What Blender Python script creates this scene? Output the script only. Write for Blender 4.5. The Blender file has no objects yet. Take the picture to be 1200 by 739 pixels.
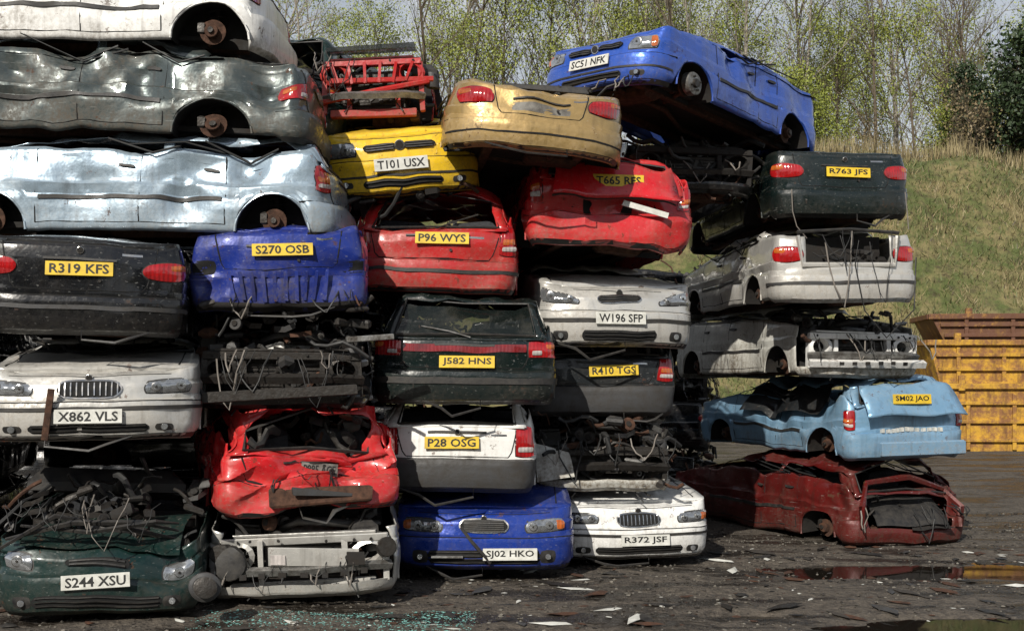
import bpy, math, random
from mathutils import Vector, Matrix, noise
from bisect import bisect_left
R=math.radians
V=Vector
scene=bpy.context.scene
try:
    scene.view_settings.view_transform='Standard'; scene.view_settings.look='None'
    scene.view_settings.exposure=0
except Exception: pass

# ------------------------------------------------------------------ materials
def newmat(name):
    m=bpy.data.materials.new(name); m.use_nodes=True
    nt=m.node_tree; return m,nt,nt.nodes['Principled BSDF']
def nd(nt,t,**kw):
    n=nt.nodes.new(t)
    for k,v in kw.items(): setattr(n,k,v)
    return n
def setin(n,**kw):
    for k,v in kw.items(): n.inputs[k.replace('_',' ')].default_value=v
def noise_node(nt,co,scale,detail=6,rough=.6,loc=(0,0,0),sc=(1,1,1)):
    mp=nd(nt,'ShaderNodeMapping'); mp.inputs['Location'].default_value=loc; mp.inputs['Scale'].default_value=sc
    nt.links.new(co,mp.inputs['Vector'])
    n=nd(nt,'ShaderNodeTexNoise'); setin(n,Scale=scale,Detail=min(detail,5),Roughness=rough)
    nt.links.new(mp.outputs[0],n.inputs['Vector']); return n.outputs['Fac']
def mrange(nt,v,a,b,c=0,d=1):
    n=nd(nt,'ShaderNodeMapRange'); n.clamp=True
    for i,x in zip((1,2,3,4),(a,b,c,d)): n.inputs[i].default_value=x
    nt.links.new(v,n.inputs[0]); return n.outputs[0]
def mth(nt,op,a,b):
    n=nd(nt,'ShaderNodeMath',operation=op)
    for i,x in enumerate((a,b)):
        if isinstance(x,(int,float)): n.inputs[i].default_value=x
        else: nt.links.new(x,n.inputs[i])
    return n.outputs[0]
def mixc(nt,f,a,b):
    n=nd(nt,'ShaderNodeMix',data_type='RGBA')
    if isinstance(f,(int,float)): n.inputs[0].default_value=f
    else: nt.links.new(f,n.inputs[0])
    for i,x in ((6,a),(7,b)):
        if isinstance(x,tuple): n.inputs[i].default_value=(x[0],x[1],x[2],1)
        else: nt.links.new(x,n.inputs[i])
    return n.outputs[2]
def bump(nt,h,strength,dist,b,prev=None):
    n=nd(nt,'ShaderNodeBump'); n.inputs['Strength'].default_value=strength; n.inputs['Distance'].default_value=dist
    nt.links.new(h,n.inputs['Height'])
    if prev is not None: nt.links.new(prev,n.inputs['Normal'])
    nt.links.new(n.outputs[0],b.inputs['Normal']); return n.outputs[0]
_pc=[0]
def paint(name,col,metal=0.0,rough=.28,dirt=.5,dcol=(.17,.14,.105),coat=.8,rust=.7):
    _pc[0]+=1; o=_pc[0]*3.7
    m,nt,b=newmat(name); co=nd(nt,'ShaderNodeTexCoord').outputs['Object']
    n1=mrange(nt,noise_node(nt,co,1.9,5,.7,(o,0,0)),.43,.68)
    n2=mrange(nt,noise_node(nt,co,24,4,.75,(0,o,0)),.38,.66)
    sp=nd(nt,'ShaderNodeSeparateXYZ'); nt.links.new(co,sp.inputs[0])
    zg=mrange(nt,sp.outputs[2],.38,.0)
    ge=nd(nt,'ShaderNodeNewGeometry'); sn=nd(nt,'ShaderNodeSeparateXYZ'); nt.links.new(ge.outputs['Normal'],sn.inputs[0])
    top=mrange(nt,sn.outputs[2],.5,.95,0,.55)
    g2=mth(nt,'ADD',mth(nt,'MULTIPLY',n2,.75),.2)
    d=mth(nt,'ADD',mth(nt,'MULTIPLY',n1,g2),mth(nt,'MULTIPLY',mth(nt,'ADD',zg,top),g2))
    dn=nd(nt,'ShaderNodeMath',operation='MULTIPLY',use_clamp=True); nt.links.new(d,dn.inputs[0]); dn.inputs[1].default_value=dirt
    d=dn.outputs[0]
    st=mrange(nt,noise_node(nt,co,14,4,.6,(o,0,1),(1,1,.08)),.54,.70,0,.55*dirt)
    c=mixc(nt,d,(col[0],col[1],col[2]),dcol)
    c=mixc(nt,st,c,(dcol[0]*.42,dcol[1]*.38,dcol[2]*.35))
    rs=mrange(nt,noise_node(nt,co,6,5,.8,(0,0,o)),.63,.645,0,rust)
    c=mixc(nt,rs,c,(.08,.036,.02))
    sc=mrange(nt,noise_node(nt,co,30,3,.6,(o,2,0),(.8,.12,2.2)),.65,.67,0,.5)
    c=mixc(nt,sc,c,(min(.6,col[0]*.6+.18),min(.6,col[1]*.6+.18),min(.6,col[2]*.6+.17)))
    nt.links.new(c,b.inputs['Base Color'])
    nt.links.new(mrange(nt,mth(nt,'ADD',d,rs),0,.7,rough,.8),b.inputs['Roughness'])
    nt.links.new(mrange(nt,mth(nt,'ADD',d,rs),0,.5,metal,0),b.inputs['Metallic'])
    nt.links.new(mrange(nt,mth(nt,'ADD',d,rs),0,.45,coat,0),b.inputs['Coat Weight']); b.inputs['Coat Roughness'].default_value=.07
    b.inputs['Specular IOR Level'].default_value=.3
    bump(nt,noise_node(nt,co,6,3,.5,(o,o,0)),.4,.025,b)
    return m
def simple(name,col,rough=.5,metal=0,var=.5,scale=14,col2=None,bmp=.3,coat=0,bscale=30):
    m,nt,b=newmat(name); co=nd(nt,'ShaderNodeTexCoord').outputs['Object']
    f=mrange(nt,noise_node(nt,co,scale,5,.68),.35,.68)
    col2=col2 or tuple(x*(1-var) for x in col)
    nt.links.new(mixc(nt,f,tuple(col),tuple(col2)),b.inputs['Base Color'])
    nt.links.new(mrange(nt,f,0,1,rough,min(1,rough+.25)),b.inputs['Roughness'])
    b.inputs['Metallic'].default_value=metal; b.inputs['Coat Weight'].default_value=coat
    if bmp: bump(nt,noise_node(nt,co,bscale,3,.6),bmp,.01,b)
    return m
def lens(name,col,metal=0,ribs=90,rough=.12,var=.5):
    m,nt,b=newmat(name); co=nd(nt,'ShaderNodeTexCoord').outputs['Object']
    f=mrange(nt,noise_node(nt,co,7,5,.6),.4,.7)
    nt.links.new(mixc(nt,f,col,tuple(x*(1-var) for x in col)),b.inputs['Base Color'])
    b.inputs['Roughness'].default_value=rough; b.inputs['Metallic'].default_value=metal
    b.inputs['Coat Weight'].default_value=1; b.inputs['Coat Roughness'].default_value=.04
    w=nd(nt,'ShaderNodeTexWave'); w.inputs['Scale'].default_value=ribs/10; nt.links.new(co,w.inputs['Vector'])
    bump(nt,w.outputs['Fac'],.3,.01,b)
    return m
BLACK=simple('black_plastic',(.015,.015,.016),.45,0,.3,10,(.04,.036,.031),.2)
GREYP=simple('grey_plastic',(.05,.051,.054),.5,0,.3,8,(.035,.031,.027),.2)
DARK=simple('dark_void_metal',(.008,.0075,.007),.75,0,.3,12,(.02,.016,.013),.4)
SEAM=simple('seam_shadow',(.006,.006,.006),.8,0,0,10,None,0)
RUST=simple('rusty_steel',(.085,.036,.018),.78,.1,.3,16,(.03,.016,.011),.6)
DMET=simple('greasy_metal',(.05,.047,.044),.42,.5,.3,18,(.022,.017,.013),.5)
ALU=simple('dull_aluminium',(.34,.34,.33),.42,.7,.3,9,(.07,.06,.05),.5)
CHROME=simple('chrome',(.6,.6,.6),.15,1,.3,12,(.3,.28,.26),.0)
REDL=lens('red_lens',(.38,.008,.010)); REDD=lens('dark_red_lens',(.20,.008,.01))
AMB=lens('amber_lens',(.50,.12,.02)); CLR=lens('clear_lens',(.48,.50,.52),.75,40,.13,.45)
WHL=lens('white_lens',(.5,.46,.44))
YPL=simple('yellow_plate',(.76,.52,.02),.4,0,.15,9,(.5,.34,.04),0); WPL=simple('white_plate',(.68,.68,.64),.4,0,.15,9,(.42,.42,.38),0); GPL=simple('dirty_plate',(.20,.19,.17),.6,0,.15,9,(.05,.045,.04),0)
TXT=simple('plate_black',(.01,.01,.01),.5,0,0,9,None,0)
SEAT=simple('seat_fabric',(.035,.037,.042),.9,0,.4,40,None,.5)
WIRE=simple('cable',(.015,.015,.015),.5,0,0,9,None,0)
WIREC=simple('coloured_cable',(.18,.16,.14),.5,0,0,9,None,0)
def glassm():
    m,nt,b=newmat('dusty_glass'); co=nd(nt,'ShaderNodeTexCoord').outputs['Object']
    f=mrange(nt,noise_node(nt,co,3,5,.7),.45,.75)
    nt.links.new(mixc(nt,f,(.01,.014,.013),(.05,.048,.04)),b.inputs['Base Color'])
    nt.links.new(mrange(nt,f,0,1,.65,.92),b.inputs['Alpha'])
    nt.links.new(mrange(nt,f,0,1,.03,.25),b.inputs['Roughness']); return m
GLASS=glassm()

# ------------------------------------------------------------------ helpers
def ip(tab,x):
    if x<=tab[0][0]: return tab[0][1]
    for (a,b),(c,d) in zip(tab,tab[1:]):
        if x<=c: return b+(d-b)*(x-a)/(c-a) if c>a else d
    return tab[-1][1]
def sstep(a,b,x):
    t=max(0,min(1,(x-a)/(b-a))); return t*t*(3-2*t)
_txt={}
def text_geo(t):
    if t in _txt: return _txt[t]
    cu=bpy.data.curves.new('t','FONT'); cu.body=t; cu.size=1; cu.align_x='CENTER'; cu.offset=.018; cu.resolution_u=2
    ob=bpy.data.objects.new('t',cu); scene.collection.objects.link(ob)
    bpy.context.view_layer.update()
    me=bpy.data.meshes.new_from_object(ob.evaluated_get(bpy.context.evaluated_depsgraph_get()))
    vs=[v.co.copy() for v in me.vertices]; fs=[tuple(p.vertices) for p in me.polygons]
    x0=min(v.x for v in vs);x1=max(v.x for v in vs);y0=min(v.y for v in vs);y1=max(v.y for v in vs)
    vs=[((v.x-(x0+x1)/2)/(x1-x0),(v.y-(y0+y1)/2)/(y1-y0)) for v in vs]
    bpy.data.objects.remove(ob); bpy.data.curves.remove(cu); bpy.data.meshes.remove(me)
    _txt[t]=(vs,fs); return _txt[t]

NE={'front':[(0,.10),(.04,.03),(.12,0),(.27,.0),(.31,.008),(.33,.05),(.45,.075),(.52,.12),(.555,.17),(.57,.22)],
    'hatch':[(0,.08),(.04,.02),(.12,0),(.26,0),(.30,.008),(.312,.085),(.5,.085),(.6,.10),(.64,.13),(.9,.3)],
    'saloon':[(0,.08),(.04,.02),(.12,0),(.26,0),(.30,.008),(.312,.075),(.5,.08),(.6,.085),(.7,.10),(.745,.12),(.77,.18),(.9,.3)]}
SI=[(0,.07),(.08,.02),(.25,.0),(.36,0),(.365,.014),(.46,.004),(.475,.02),(.62,.03),(.85,.09)]
ZR=.46
class Car:
    def __init__(s,near='front',style='hatch',L=4.0,W=1.68,D=None,gh=.25,hz=1.0,pm=None,bm=None,seed=0,a=(.035,.014,.02),
                 dents=(),tops=(True,True),roof=True,arch=None,skip=None,nexp=None,bumpz=.31,rooftilt=0,glass=False,hub=True,crown=.045,seats=True):
        if D is None: D=.42 if near=='front' else .36
        nexp=nexp or (3.0 if near=='front' else 3.4)
        s.near=near;s.style=style;s.L=L;s.W=W;s.hw=W/2;s.D=D;s.gh=gh;s.hz=hz;s.pm=pm;s.bm=bm or pm;s.seed=seed;s.a=a;s.dents=list(dents)
        s.skip=skip;s.bumpz=bumpz;s.n=nexp;s.crown=crown
        s.rng=random.Random(seed*77+5);s.off=V((seed*5.3,seed*2.1,seed*7.7));s.parts={}
        hw=s.hw
        if near=='front':
            s.ne=NE['front'];s.fe=NE['saloon'];s.top=[(0,.545),(.25,.60),(1.0,.72),(1.3,.75),(L-1,.79),(L-.2,.77),(L,.74)]
            s.arch=arch or (.80,L-.80);rng=[(0,1.02),(L-.75,L+1)];s.ry=(1.45,L-.75)
        elif style=='saloon':
            s.ne=NE['saloon'];s.fe=NE['front'];s.top=[(0,.745),(.15,.775),(.8,.80),(L-1.3,.76),(L-1.0,.72),(L-.25,.6),(L,.545)]
            s.arch=arch or (.95,L-.80);rng=[(0,.72),(L-1.02,L+1)];s.ry=(1.0,L-1.75)
        else:
            s.ne=NE['hatch'];s.fe=NE['front'];s.top=[(0,.62),(.12,.66),(.28,.77),(1,.79),(L-1.3,.76),(L-1.0,.72),(L-.25,.6),(L,.545)]
            s.arch=arch or (.70,L-.80);rng=[(-1,-.5),(L-1.02,L+1)];s.ry=(.22+gh*.6,L-1.7)
        pts=[]
        NA=18
        for i in range(NA+1):
            t=i/NA*math.pi/2; pts.append((hw*math.sin(t)**(2/s.n),D*(1-math.cos(t)**(2/s.n))))
        ys=set()
        y=D+.06
        while y<L-D-.03: ys.add(round(y,4)); y+=.05
        for yc in s.arch:
            for k in range(13):
                yy=yc-.34*math.cos(math.pi*k/12)
                if D+.01<yy<L-D-.01: ys.add(round(yy,4))
            for q in (-.343,.343):
                if D+.01<yc+q<L-D-.01: ys.add(round(yc+q,4))
        for y in sorted(ys): pts.append((hw,y))
        for i in range(10,-1,-1):
            t=i/10*math.pi/2; pts.append((hw*math.sin(t)**(2/s.n),L-D*(1-math.cos(t)**(2/s.n))))
        s.tab=[];acc=0
        for i,(x,y) in enumerate(pts):
            if i: acc+=math.hypot(x-pts[i-1][0],y-pts[i-1][1])
            a0=pts[max(0,i-1)];b0=pts[min(len(pts)-1,i+1)]
            dx,dy=b0[0]-a0[0],b0[1]-a0[1]; l=math.hypot(dx,dy) or 1
            nx,ny=dy/l,-dx/l
            if i==0: nx,ny=0,-1
            if i==len(pts)-1: nx,ny=0,1
            s.tab.append((acc,x,y,nx,ny))
        s.P=[t[0] for t in s.tab]
        s.shell()
        if tops[0]: s.topsurf(rng[0],'bonnet' if near=='front' else 'boot_lid')
        if tops[1]: s.topsurf(rng[1],'boot_lid' if near=='front' else 'bonnet')
        s.under(hub)
        if roof: s.greenhouse(rooftilt,glass)
        s.doors()
        if seats: s.seats()
    def at(s,p):
        sg=1 if p>=0 else -1; q=min(abs(p),s.P[-1]); i=bisect_left(s.P,q)
        if i==0: t=s.tab[0]; return 0,t[2],0,-1
        a,b=s.tab[i-1],s.tab[i]; f=(q-a[0])/(b[0]-a[0]) if b[0]>a[0] else 0
        r=[a[k]+(b[k]-a[k])*f for k in (1,2,3,4)]; l=math.hypot(r[2],r[3]) or 1
        return sg*r[0],r[1],sg*r[2]/l,r[3]/l
    def S(s,p,z,off=0):
        x,y,nx,ny=s.at(p)
        ins=(ip(s.ne,z) if y<s.L/2 else ip(s.fe,z))*ny*ny+ip(SI,z)*nx*nx-off
        return V((x-nx*ins,y-ny*ins,z))
    def py(s,y):
        for a,b in zip(s.tab,s.tab[1:]):
            if a[2]<=y<=b[2] and b[2]>a[2] : return a[0]+(b[0]-a[0])*(y-a[2])/(b[2]-a[2])
        return s.P[-1]
    def zbot(s,y):
        z=.0 if (y<.3 or y>s.L-.3) else .05
        for yc in s.arch:
            d=abs(y-yc)
            if d<.341: z=max(z,.06+math.sqrt(max(0,.341**2-d*d)))
        return z
    def zt(s,x,y):
        f=sstep(.05,.5,y)*sstep(.05,.5,s.L-y)
        return ip(s.top,y)+s.crown*max(0,1-(x/s.hw)**2)*f
    def add(s,part,vs,fs,mat,anchor=None):
        d=s.parts.setdefault(part,[[],[],[],[]]); o=len(d[0])
        d[0].extend(vs); d[3].extend([anchor]*len(vs))
        for f in fs: d[1].append(tuple(i+o for i in f)); d[2].append(mat)
    def shell(s):
        z0=ip(s.top,0)
        low=sorted(set([z for z,_ in s.ne if z<ZR]+[z for z,_ in s.fe if z<ZR]+[.08,.2,.23,.36,.365,.40,.43,ZR]))
        up=sorted(set([z for z,_ in s.ne if ZR<z<z0-.004]+[z0,.475]+[ZR+(z0-ZR)*k/6 for k in range(1,6)]))
        rows=[(0,z/ZR) for z in low]+[(1,(z-ZR)/(z0-ZR)) for z in up]
        cols=[-p for p in reversed(s.P[1:])]+s.P
        vs=[];info=[]
        for p in cols:
            x,y,nx,ny=s.at(p); zb=s.zbot(y); zt=s.zt(x,y)
            for k,t in rows:
                z=zb+(ZR-zb)*t if k==0 else ZR+(zt-ZR)*t
                vs.append(s.S(p,z)); info.append((p,y,z))
        n=len(rows);F1=[];F2=[]
        for i in range(len(cols)-1):
            for j in range(n-1):
                a=i*n+j; q=(a,a+n,a+n+1,a+1)
                pc=sum(info[k][0] for k in q)/4;yc=sum(info[k][1] for k in q)/4;zc=sum(info[k][2] for k in q)/4
                if s.skip and s.skip(pc,yc,zc): continue
                endz=(yc<s.arch[0]-.33 or yc>s.arch[1]+.33)
                (F2 if (zc<s.bumpz and endz) else F1).append(q)
        s.add('body_shell',vs,F1+F2,None)
        d=s.parts['body_shell']; d[2]=[s.pm]*len(F1)+[s.bm]*len(F2)
    def topsurf(s,rg,part):
        M=20;vs=[];nr=0
        for t in s.tab:
            p=t[0]
            x,y,nx,ny=s.at(p)
            if not(rg[0]<=y<=rg[1]): continue
            e=s.S(p,s.zt(x,y))
            for i in range(M+1):
                u=-1+2*i/M
                vs.append(V((e.x*u,e.y,ip(s.top,y)+s.crown*max(0,1-(x*u/s.hw)**2)*sstep(.05,.5,y)*sstep(.05,.5,s.L-y))))
            nr+=1
        fs=[(j*(M+1)+i,j*(M+1)+i+1,(j+1)*(M+1)+i+1,(j+1)*(M+1)+i) for j in range(nr-1) for i in range(M)]
        s.add(part,vs,fs,s.pm)
        for sg in (1,-1):
            y0,y1=max(rg[0],.28),min(rg[1],s.L-.2)
            if y1>y0:
                s.tube('seams',[V((sg*s.hw*.80,y0+(y1-y0)*k/6,ip(s.top,y0+(y1-y0)*k/6)+s.crown*.36+.001)) for k in range(7)],.007,SEAM,4)
    def tube(s,part,pts,r,mat,n=6,anchor=None):
        vs=[];fs=[]
        for i,p in enumerate(pts):
            d=(pts[min(i+1,len(pts)-1)]-pts[max(i-1,0)]).normalized()
            u=d.cross(V((.13,.27,.95)))
            if u.length<.05: u=d.cross(V((1,0,0)))
            u.normalize(); w=d.cross(u); rr=r[i] if isinstance(r,(list,tuple)) else r
            for k in range(n):
                a=2*math.pi*k/n; vs.append(p+(u*math.cos(a)+w*math.sin(a))*rr)
        for i in range(len(pts)-1):
            for k in range(n): fs.append((i*n+k,i*n+(k+1)%n,(i+1)*n+(k+1)%n,(i+1)*n+k))
        fs.append(tuple(range(n)));fs.append(tuple((len(pts)-1)*n+k for k in range(n)))
        s.add(part,vs,fs,mat,anchor)
    def cyl(s,part,c,ax,r,h,mat,n=16,r2=None,anchor=None):
        ax=V(ax).normalized(); s.tube(part,[c-ax*h/2,c-ax*h/2*.86,c+ax*h/2*.86,c+ax*h/2],[r*.93,r,r2 or r,(r2 or r)*.93],mat,n,anchor)
    def box(s,part,c,sz,mat,rot=None,ch=.12,anchor=None):
        hx,hy,hz=[q/2 for q in sz]; b=min(hx,hy,hz)*ch*2
        vs=[]
        for (zz,ins) in ((-hz,b),(-hz+b,0),(hz-b,0),(hz,b)):
            for (sx,sy) in ((-1,-1),(1,-1),(1,1),(-1,1)):
                vs.append(V((sx*(hx-ins),sy*(hy-ins),zz)))
        if rot is not None: vs=[rot@v for v in vs]
        vs=[v+c for v in vs]
        fs=[(3,2,1,0),(12,13,14,15)]
        for j in range(3):
            for k in range(4): fs.append((j*4+k,j*4+(k+1)%4,(j+1)*4+(k+1)%4,(j+1)*4+k))
        s.add(part,vs,fs,mat,anchor)
    def quadstrip(s,part,A0,A1,B0,B1,mat,n=7,m=2,bulge=0):
        vs=[]
        for j in range(n+1):
            t=j/n
            for i in range(m+1):
                u=i/m; v=(A0*(1-u)+A1*u)*(1-t)+(B0*(1-u)+B1*u)*t
                if bulge: v=v+V((0,0,bulge*4*t*(1-t)))
                vs.append(v)
        fs=[(j*(m+1)+i,j*(m+1)+i+1,(j+1)*(m+1)+i+1,(j+1)*(m+1)+i) for j in range(n) for i in range(m)]
        s.add(part,vs,fs,mat)
    def patch(s,part,q,mat,off=.012,k=.5,nu=10,nv=6,bulge=0,skirt=-.02):
        vs=[]
        def pt(a,b,o):
            a2=a*math.sqrt(1-k*b*b/2);b2=b*math.sqrt(1-k*a*a/2);u=(a2+1)/2;v=(b2+1)/2
            p=(q[0][0]*(1-u)+q[1][0]*u)*(1-v)+(q[3][0]*(1-u)+q[2][0]*u)*v
            z=(q[0][1]*(1-u)+q[1][1]*u)*(1-v)+(q[3][1]*(1-u)+q[2][1]*u)*v
            return s.S(p,z,o)
        for j in range(nv+1):
            for i in range(nu+1):
                a=-1+2*i/nu;b=-1+2*j/nv
                vs.append(pt(a,b,off+bulge*(1-a*a)*(1-b*b)))
        fs=[(j*(nu+1)+i,j*(nu+1)+i+1,(j+1)*(nu+1)+i+1,(j+1)*(nu+1)+i) for j in range(nv) for i in range(nu)]
        ring=[(i,0) for i in range(nu)]+[(nu,j) for j in range(nv)]+[(nu-i,nv) for i in range(nu)]+[(0,nv-j) for j in range(nv)]
        o=len(vs)
        for i,j in ring: vs.append(pt(-1+2*i/nu,-1+2*j/nv,skirt))
        for t,(i,j) in enumerate(ring):
            t2=(t+1)%len(ring);i2,j2=ring[t2]
            fs.append((j*(nu+1)+i,j2*(nu+1)+i2,o+t2,o+t))
        s.add(part,vs,fs,mat)
    def rect(s,part,p0,p1,z0,z1,mat,**kw):
        s.patch(part,[(p0,z0),(p1,z0),(p1,z1),(p0,z1)],mat,**kw)
    def line(s,pz,r=.006,part='seams',mat=None,sub=5,off=.001):
        pts=[]
        for (a,b) in zip(pz,pz[1:]):
            for k in range(sub): t=k/sub; pts.append(s.S(a[0]+(b[0]-a[0])*t,a[1]+(b[1]-a[1])*t,off))
        pts.append(s.S(pz[-1][0],pz[-1][1],off)); s.tube(part,pts,r,mat or SEAM,4)
    def under(s,hub):
        L,hw=s.L,s.hw
        s.box('floor_pan',V((0,L/2,.13)),(hw*2-.5,L-.9,.05),DARK)
        for x in (-.42,.42): s.box('chassis_rail',V((x,L/2,.09)),(.09,L-.5,.10),RUST)
        s.tube('exhaust',[V((.15,.3,.06)),V((.2,L*.3,.05)),V((-.1,L*.5,.05)),V((-.1,L-.9,.06))],.03,RUST,7)
        s.box('exhaust',V((.2,.55,.07)),(.5,.28,.14),RUST,ch=.3)
        for yc in s.arch:
            s.tube('axle',[V((-hw+.2,yc,.14)),V((0,yc,.10)),V((hw-.2,yc,.14))],.035,RUST,7)
            for sg in (1,-1):
                vs=[];fs=[]
                for k in range(11):
                    t=math.pi*k/10
                    for xx in (hw-.02,hw-.32):
                        vs.append(V((sg*xx,yc-.347*math.cos(t),.06+.347*math.sin(t))))
                for k in range(10): fs.append((2*k,2*k+1,2*k+3,2*k+2))
                vs2=[V((sg*(hw-.32),yc-.347*math.cos(math.pi*k/10),.06+.347*math.sin(math.pi*k/10))) for k in range(11)]
                s.add('wheel_arch_liner',vs,fs,DARK); s.add('wheel_arch_liner',vs2,[tuple(range(11))],DARK)
                s.tube('arch_lip',[V((sg*(hw-.012),yc-.338*math.cos(math.pi*k/16),.06+.338*math.sin(math.pi*k/16))) for k in range(17)],.011,s.pm,5)
                if hub:
                    s.cyl('brake_disc',V((sg*(hw-.15),yc,.16)),(1,.08,0),.115,.02,RUST,22)
                    s.cyl('brake_disc',V((sg*(hw-.11),yc,.16)),(1,.08,0),.062,.06,RUST,14)
                    s.cyl('brake_disc',V((sg*(hw-.075),yc,.16)),(1,.08,0),.028,.03,DMET,10)
                    s.box('brake_caliper',V((sg*(hw-.15),yc+.1,.19)),(.07,.06,.12),DMET,ch=.3)
                    s.tube('suspension',[V((sg*(hw-.24),yc-.02,.1)),V((sg*(hw-.28),yc,.42))],.03,DMET,8)
                    s.tube('suspension',[V((sg*(hw-.26),yc+.08*math.cos(k*1.2),.24+k*.012)) +V((sg*.06*math.sin(k*1.2),0,0)) for k in range(14)],.008,DARK,4)
                    s.tube('suspension',[V((sg*(hw-.16),yc,.10)),V((sg*(hw-.5),yc+.15,.08))],.025,RUST,6)
    def greenhouse(s,tilt,glass):
        hw,L,gh=s.hw,s.L,s.gh
        y0,y1=s.ry; zb=.78; zr=zb+gh; rw=hw-.13-.25*gh
        def roofpt(x,y):
            u=x/rw;v=(y-y0)/(y1-y0)
            e=(max(0,abs(u)-.82)/.18)**2*.05+(max(0,abs(2*v-1)-.86)/.14)**2*.05
            return V((x,y,zr+.05*(1-u*u)-e+tilt*(v-.5)))
        NX,NY=16,22;vs=[roofpt(-rw+2*rw*i/NX,y0+(y1-y0)*j/NY) for j in range(NY+1) for i in range(NX+1)]
        s.add('roof',vs,[(j*(NX+1)+i,j*(NX+1)+i+1,(j+1)*(NX+1)+i+1,(j+1)*(NX+1)+i) for j in range(NY) for i in range(NX)],s.pm)
        if s.near=='front': yw0,yw1=1.05,L-.12 if s.style=='hatch' else L-.75
        elif s.style=='saloon': yw0,yw1=.72,L-1.05
        else: yw0,yw1=.16,L-1.05
        def zbl(y): return ip(s.top,y)-.01
        wy=.24 if s.near!='front' else .07
        wy2=.07 if s.near!='front' else .24
        for sg in (1,-1):
            x=sg*(hw-.10)
            def pil(ya,yb,yr0,yr1,part='pillar'):
                A0=V((x,ya,zbl(ya)));A1=V((x,yb,zbl(yb)));B0=roofpt(sg*rw,yr0);B1=roofpt(sg*rw,yr1)
                s.quadstrip(part,A0,A1,B0,B1,s.pm,6,3)
            pil(yw0,yw0+wy,y0,y0+wy); pil(yw1-wy2,yw1,y1-wy2,y1)
            ym=(y0+y1)/2+.05; pil(ym,ym+.09,ym,ym+.08)
            s.quadstrip('window_sill',V((sg*(hw-.045),yw0+.1,zbl(yw0)+.0)),V((sg*(hw-.16),yw0+.1,zbl(yw0))),V((sg*(hw-.045),yw1-.1,zbl(yw1))),V((sg*(hw-.16),yw1-.1,zbl(yw1))),BLACK,14,1)
            r=s.rng
            for q in range(3):
                ya=r.uniform(yw0+.2,yw1-1.2); yb=ya+r.uniform(.5,1.1)
                s.tube('window_seal',[V((x+sg*.06,ya,.80)),V((x+sg*.09,ya+(yb-ya)*.4,.80+r.uniform(-.14,.06))),V((x+sg*.07,yb,.80+gh*.5))],.009,WIRE,5)
        zn=zbl(yw0)+.02
        if s.near=='front':
            s.box('scuttle_panel',V((0,1.13,.735)),(hw*1.7,.20,.04),BLACK,Matrix.Rotation(R(6),3,'X'),ch=.3)
            for x in (-.35,.25): s.tube('wiper_arm',[V((x,1.12,.765)),V((x+.1,1.08,.785)),V((x+.42,1.10,.79))],.009,BLACK,5)
        if s.near=='rear' and s.style=='hatch':
            zl=.625
            s.quadstrip('tailgate_frame',V((-hw+.1,.13,zl)),V((-hw+.22,.13,zl)),roofpt(-rw,y0),roofpt(-rw+.08,y0),s.pm,6,2)
            s.quadstrip('tailgate_frame',V((hw-.22,.13,zl)),V((hw-.1,.13,zl)),roofpt(rw-.08,y0),roofpt(rw,y0),s.pm,6,2)
            s.quadstrip('tailgate_frame',V((-hw+.12,.12,zl-.01)),V((-hw+.12,.18,zl+.035)),V((hw-.12,.12,zl-.01)),V((hw-.12,.18,zl+.035)),s.pm,10,1)
            s.tube('tailgate_seal',[V((-hw+.2,.14,zl+.03)),V((0,.14,zl+.045)),V((hw-.2,.14,zl+.03)),roofpt(rw-.09,y0),roofpt(0,y0)-V((0,0,.02)),roofpt(-rw+.09,y0),V((-hw+.2,.14,zl+.03))],.012,BLACK,5)
            if glass: s.quadstrip('rear_window',V((-hw+.2,.135,zl+.02)),V((hw-.2,.135,zl+.02)),roofpt(-rw+.06,y0)-V((0,0,.02)),roofpt(rw-.06,y0)-V((0,0,.02)),GLASS,6,8)
        elif glass:
            s.quadstrip('window',V((-hw+.16,yw0+.03,zn)),V((hw-.16,yw0+.03,zn)),roofpt(-rw+.05,y0)-V((0,0,.02)),roofpt(rw-.05,y0)-V((0,0,.02)),GLASS,6,8)
    def doors(s):
        if s.near=='front': e=[s.arch[0]+.42,s.arch[0]+1.35,s.arch[1]-.42]
        else: e=[s.arch[0]+.42,s.arch[0]+1.15,s.arch[1]-.42]
        for sg in (1,-1):
            for y in e:
                p=s.py(y)*sg; s.line([(p,.12),(p,ip(s.top,y)-.02)],.008)
            s.line([(s.py(e[0])*sg,.12),(s.py(e[2])*sg,.12)],.008,sub=16)
            for y in e[:2] if s.near!='front' else e[1:]:
                dy=.12 if s.near!='front' else -.12
                p=s.py(y+dy)*sg
                s.rect('door_handle',p-.07,p+.07,.62,.65,BLACK,off=.025,k=.6,nu=4,nv=2)
            p0,p1=s.py(e[0]+.02)*sg,s.py(e[2]-.02)*sg
            s.rect('rub_strip',min(p0,p1),max(p0,p1),.325,.36,BLACK,off=.018,k=.05,nu=24,nv=1)
    def seats(s):
        if s.near=='front': ys=(1.9,2.8)
        else: ys=(s.L-2.1,s.L-3.0)
        for y in ys:
            for x in (-.36,.36):
                s.box('seat',V((x,y,.30)),(.5,.5,.2),SEAT,ch=.3)
                s.box('seat',V((x,y+(.25 if s.near=='front' else -.25),.52)),(.48,.14,.5),SEAT,Matrix.Rotation(R(12),3,'X'),ch=.35)
        yd=1.35 if s.near=='front' else s.L-1.25
        s.box('dashboard',V((0,yd,.56)),(s.W-.3,.35,.25),BLACK,ch=.3)
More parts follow.
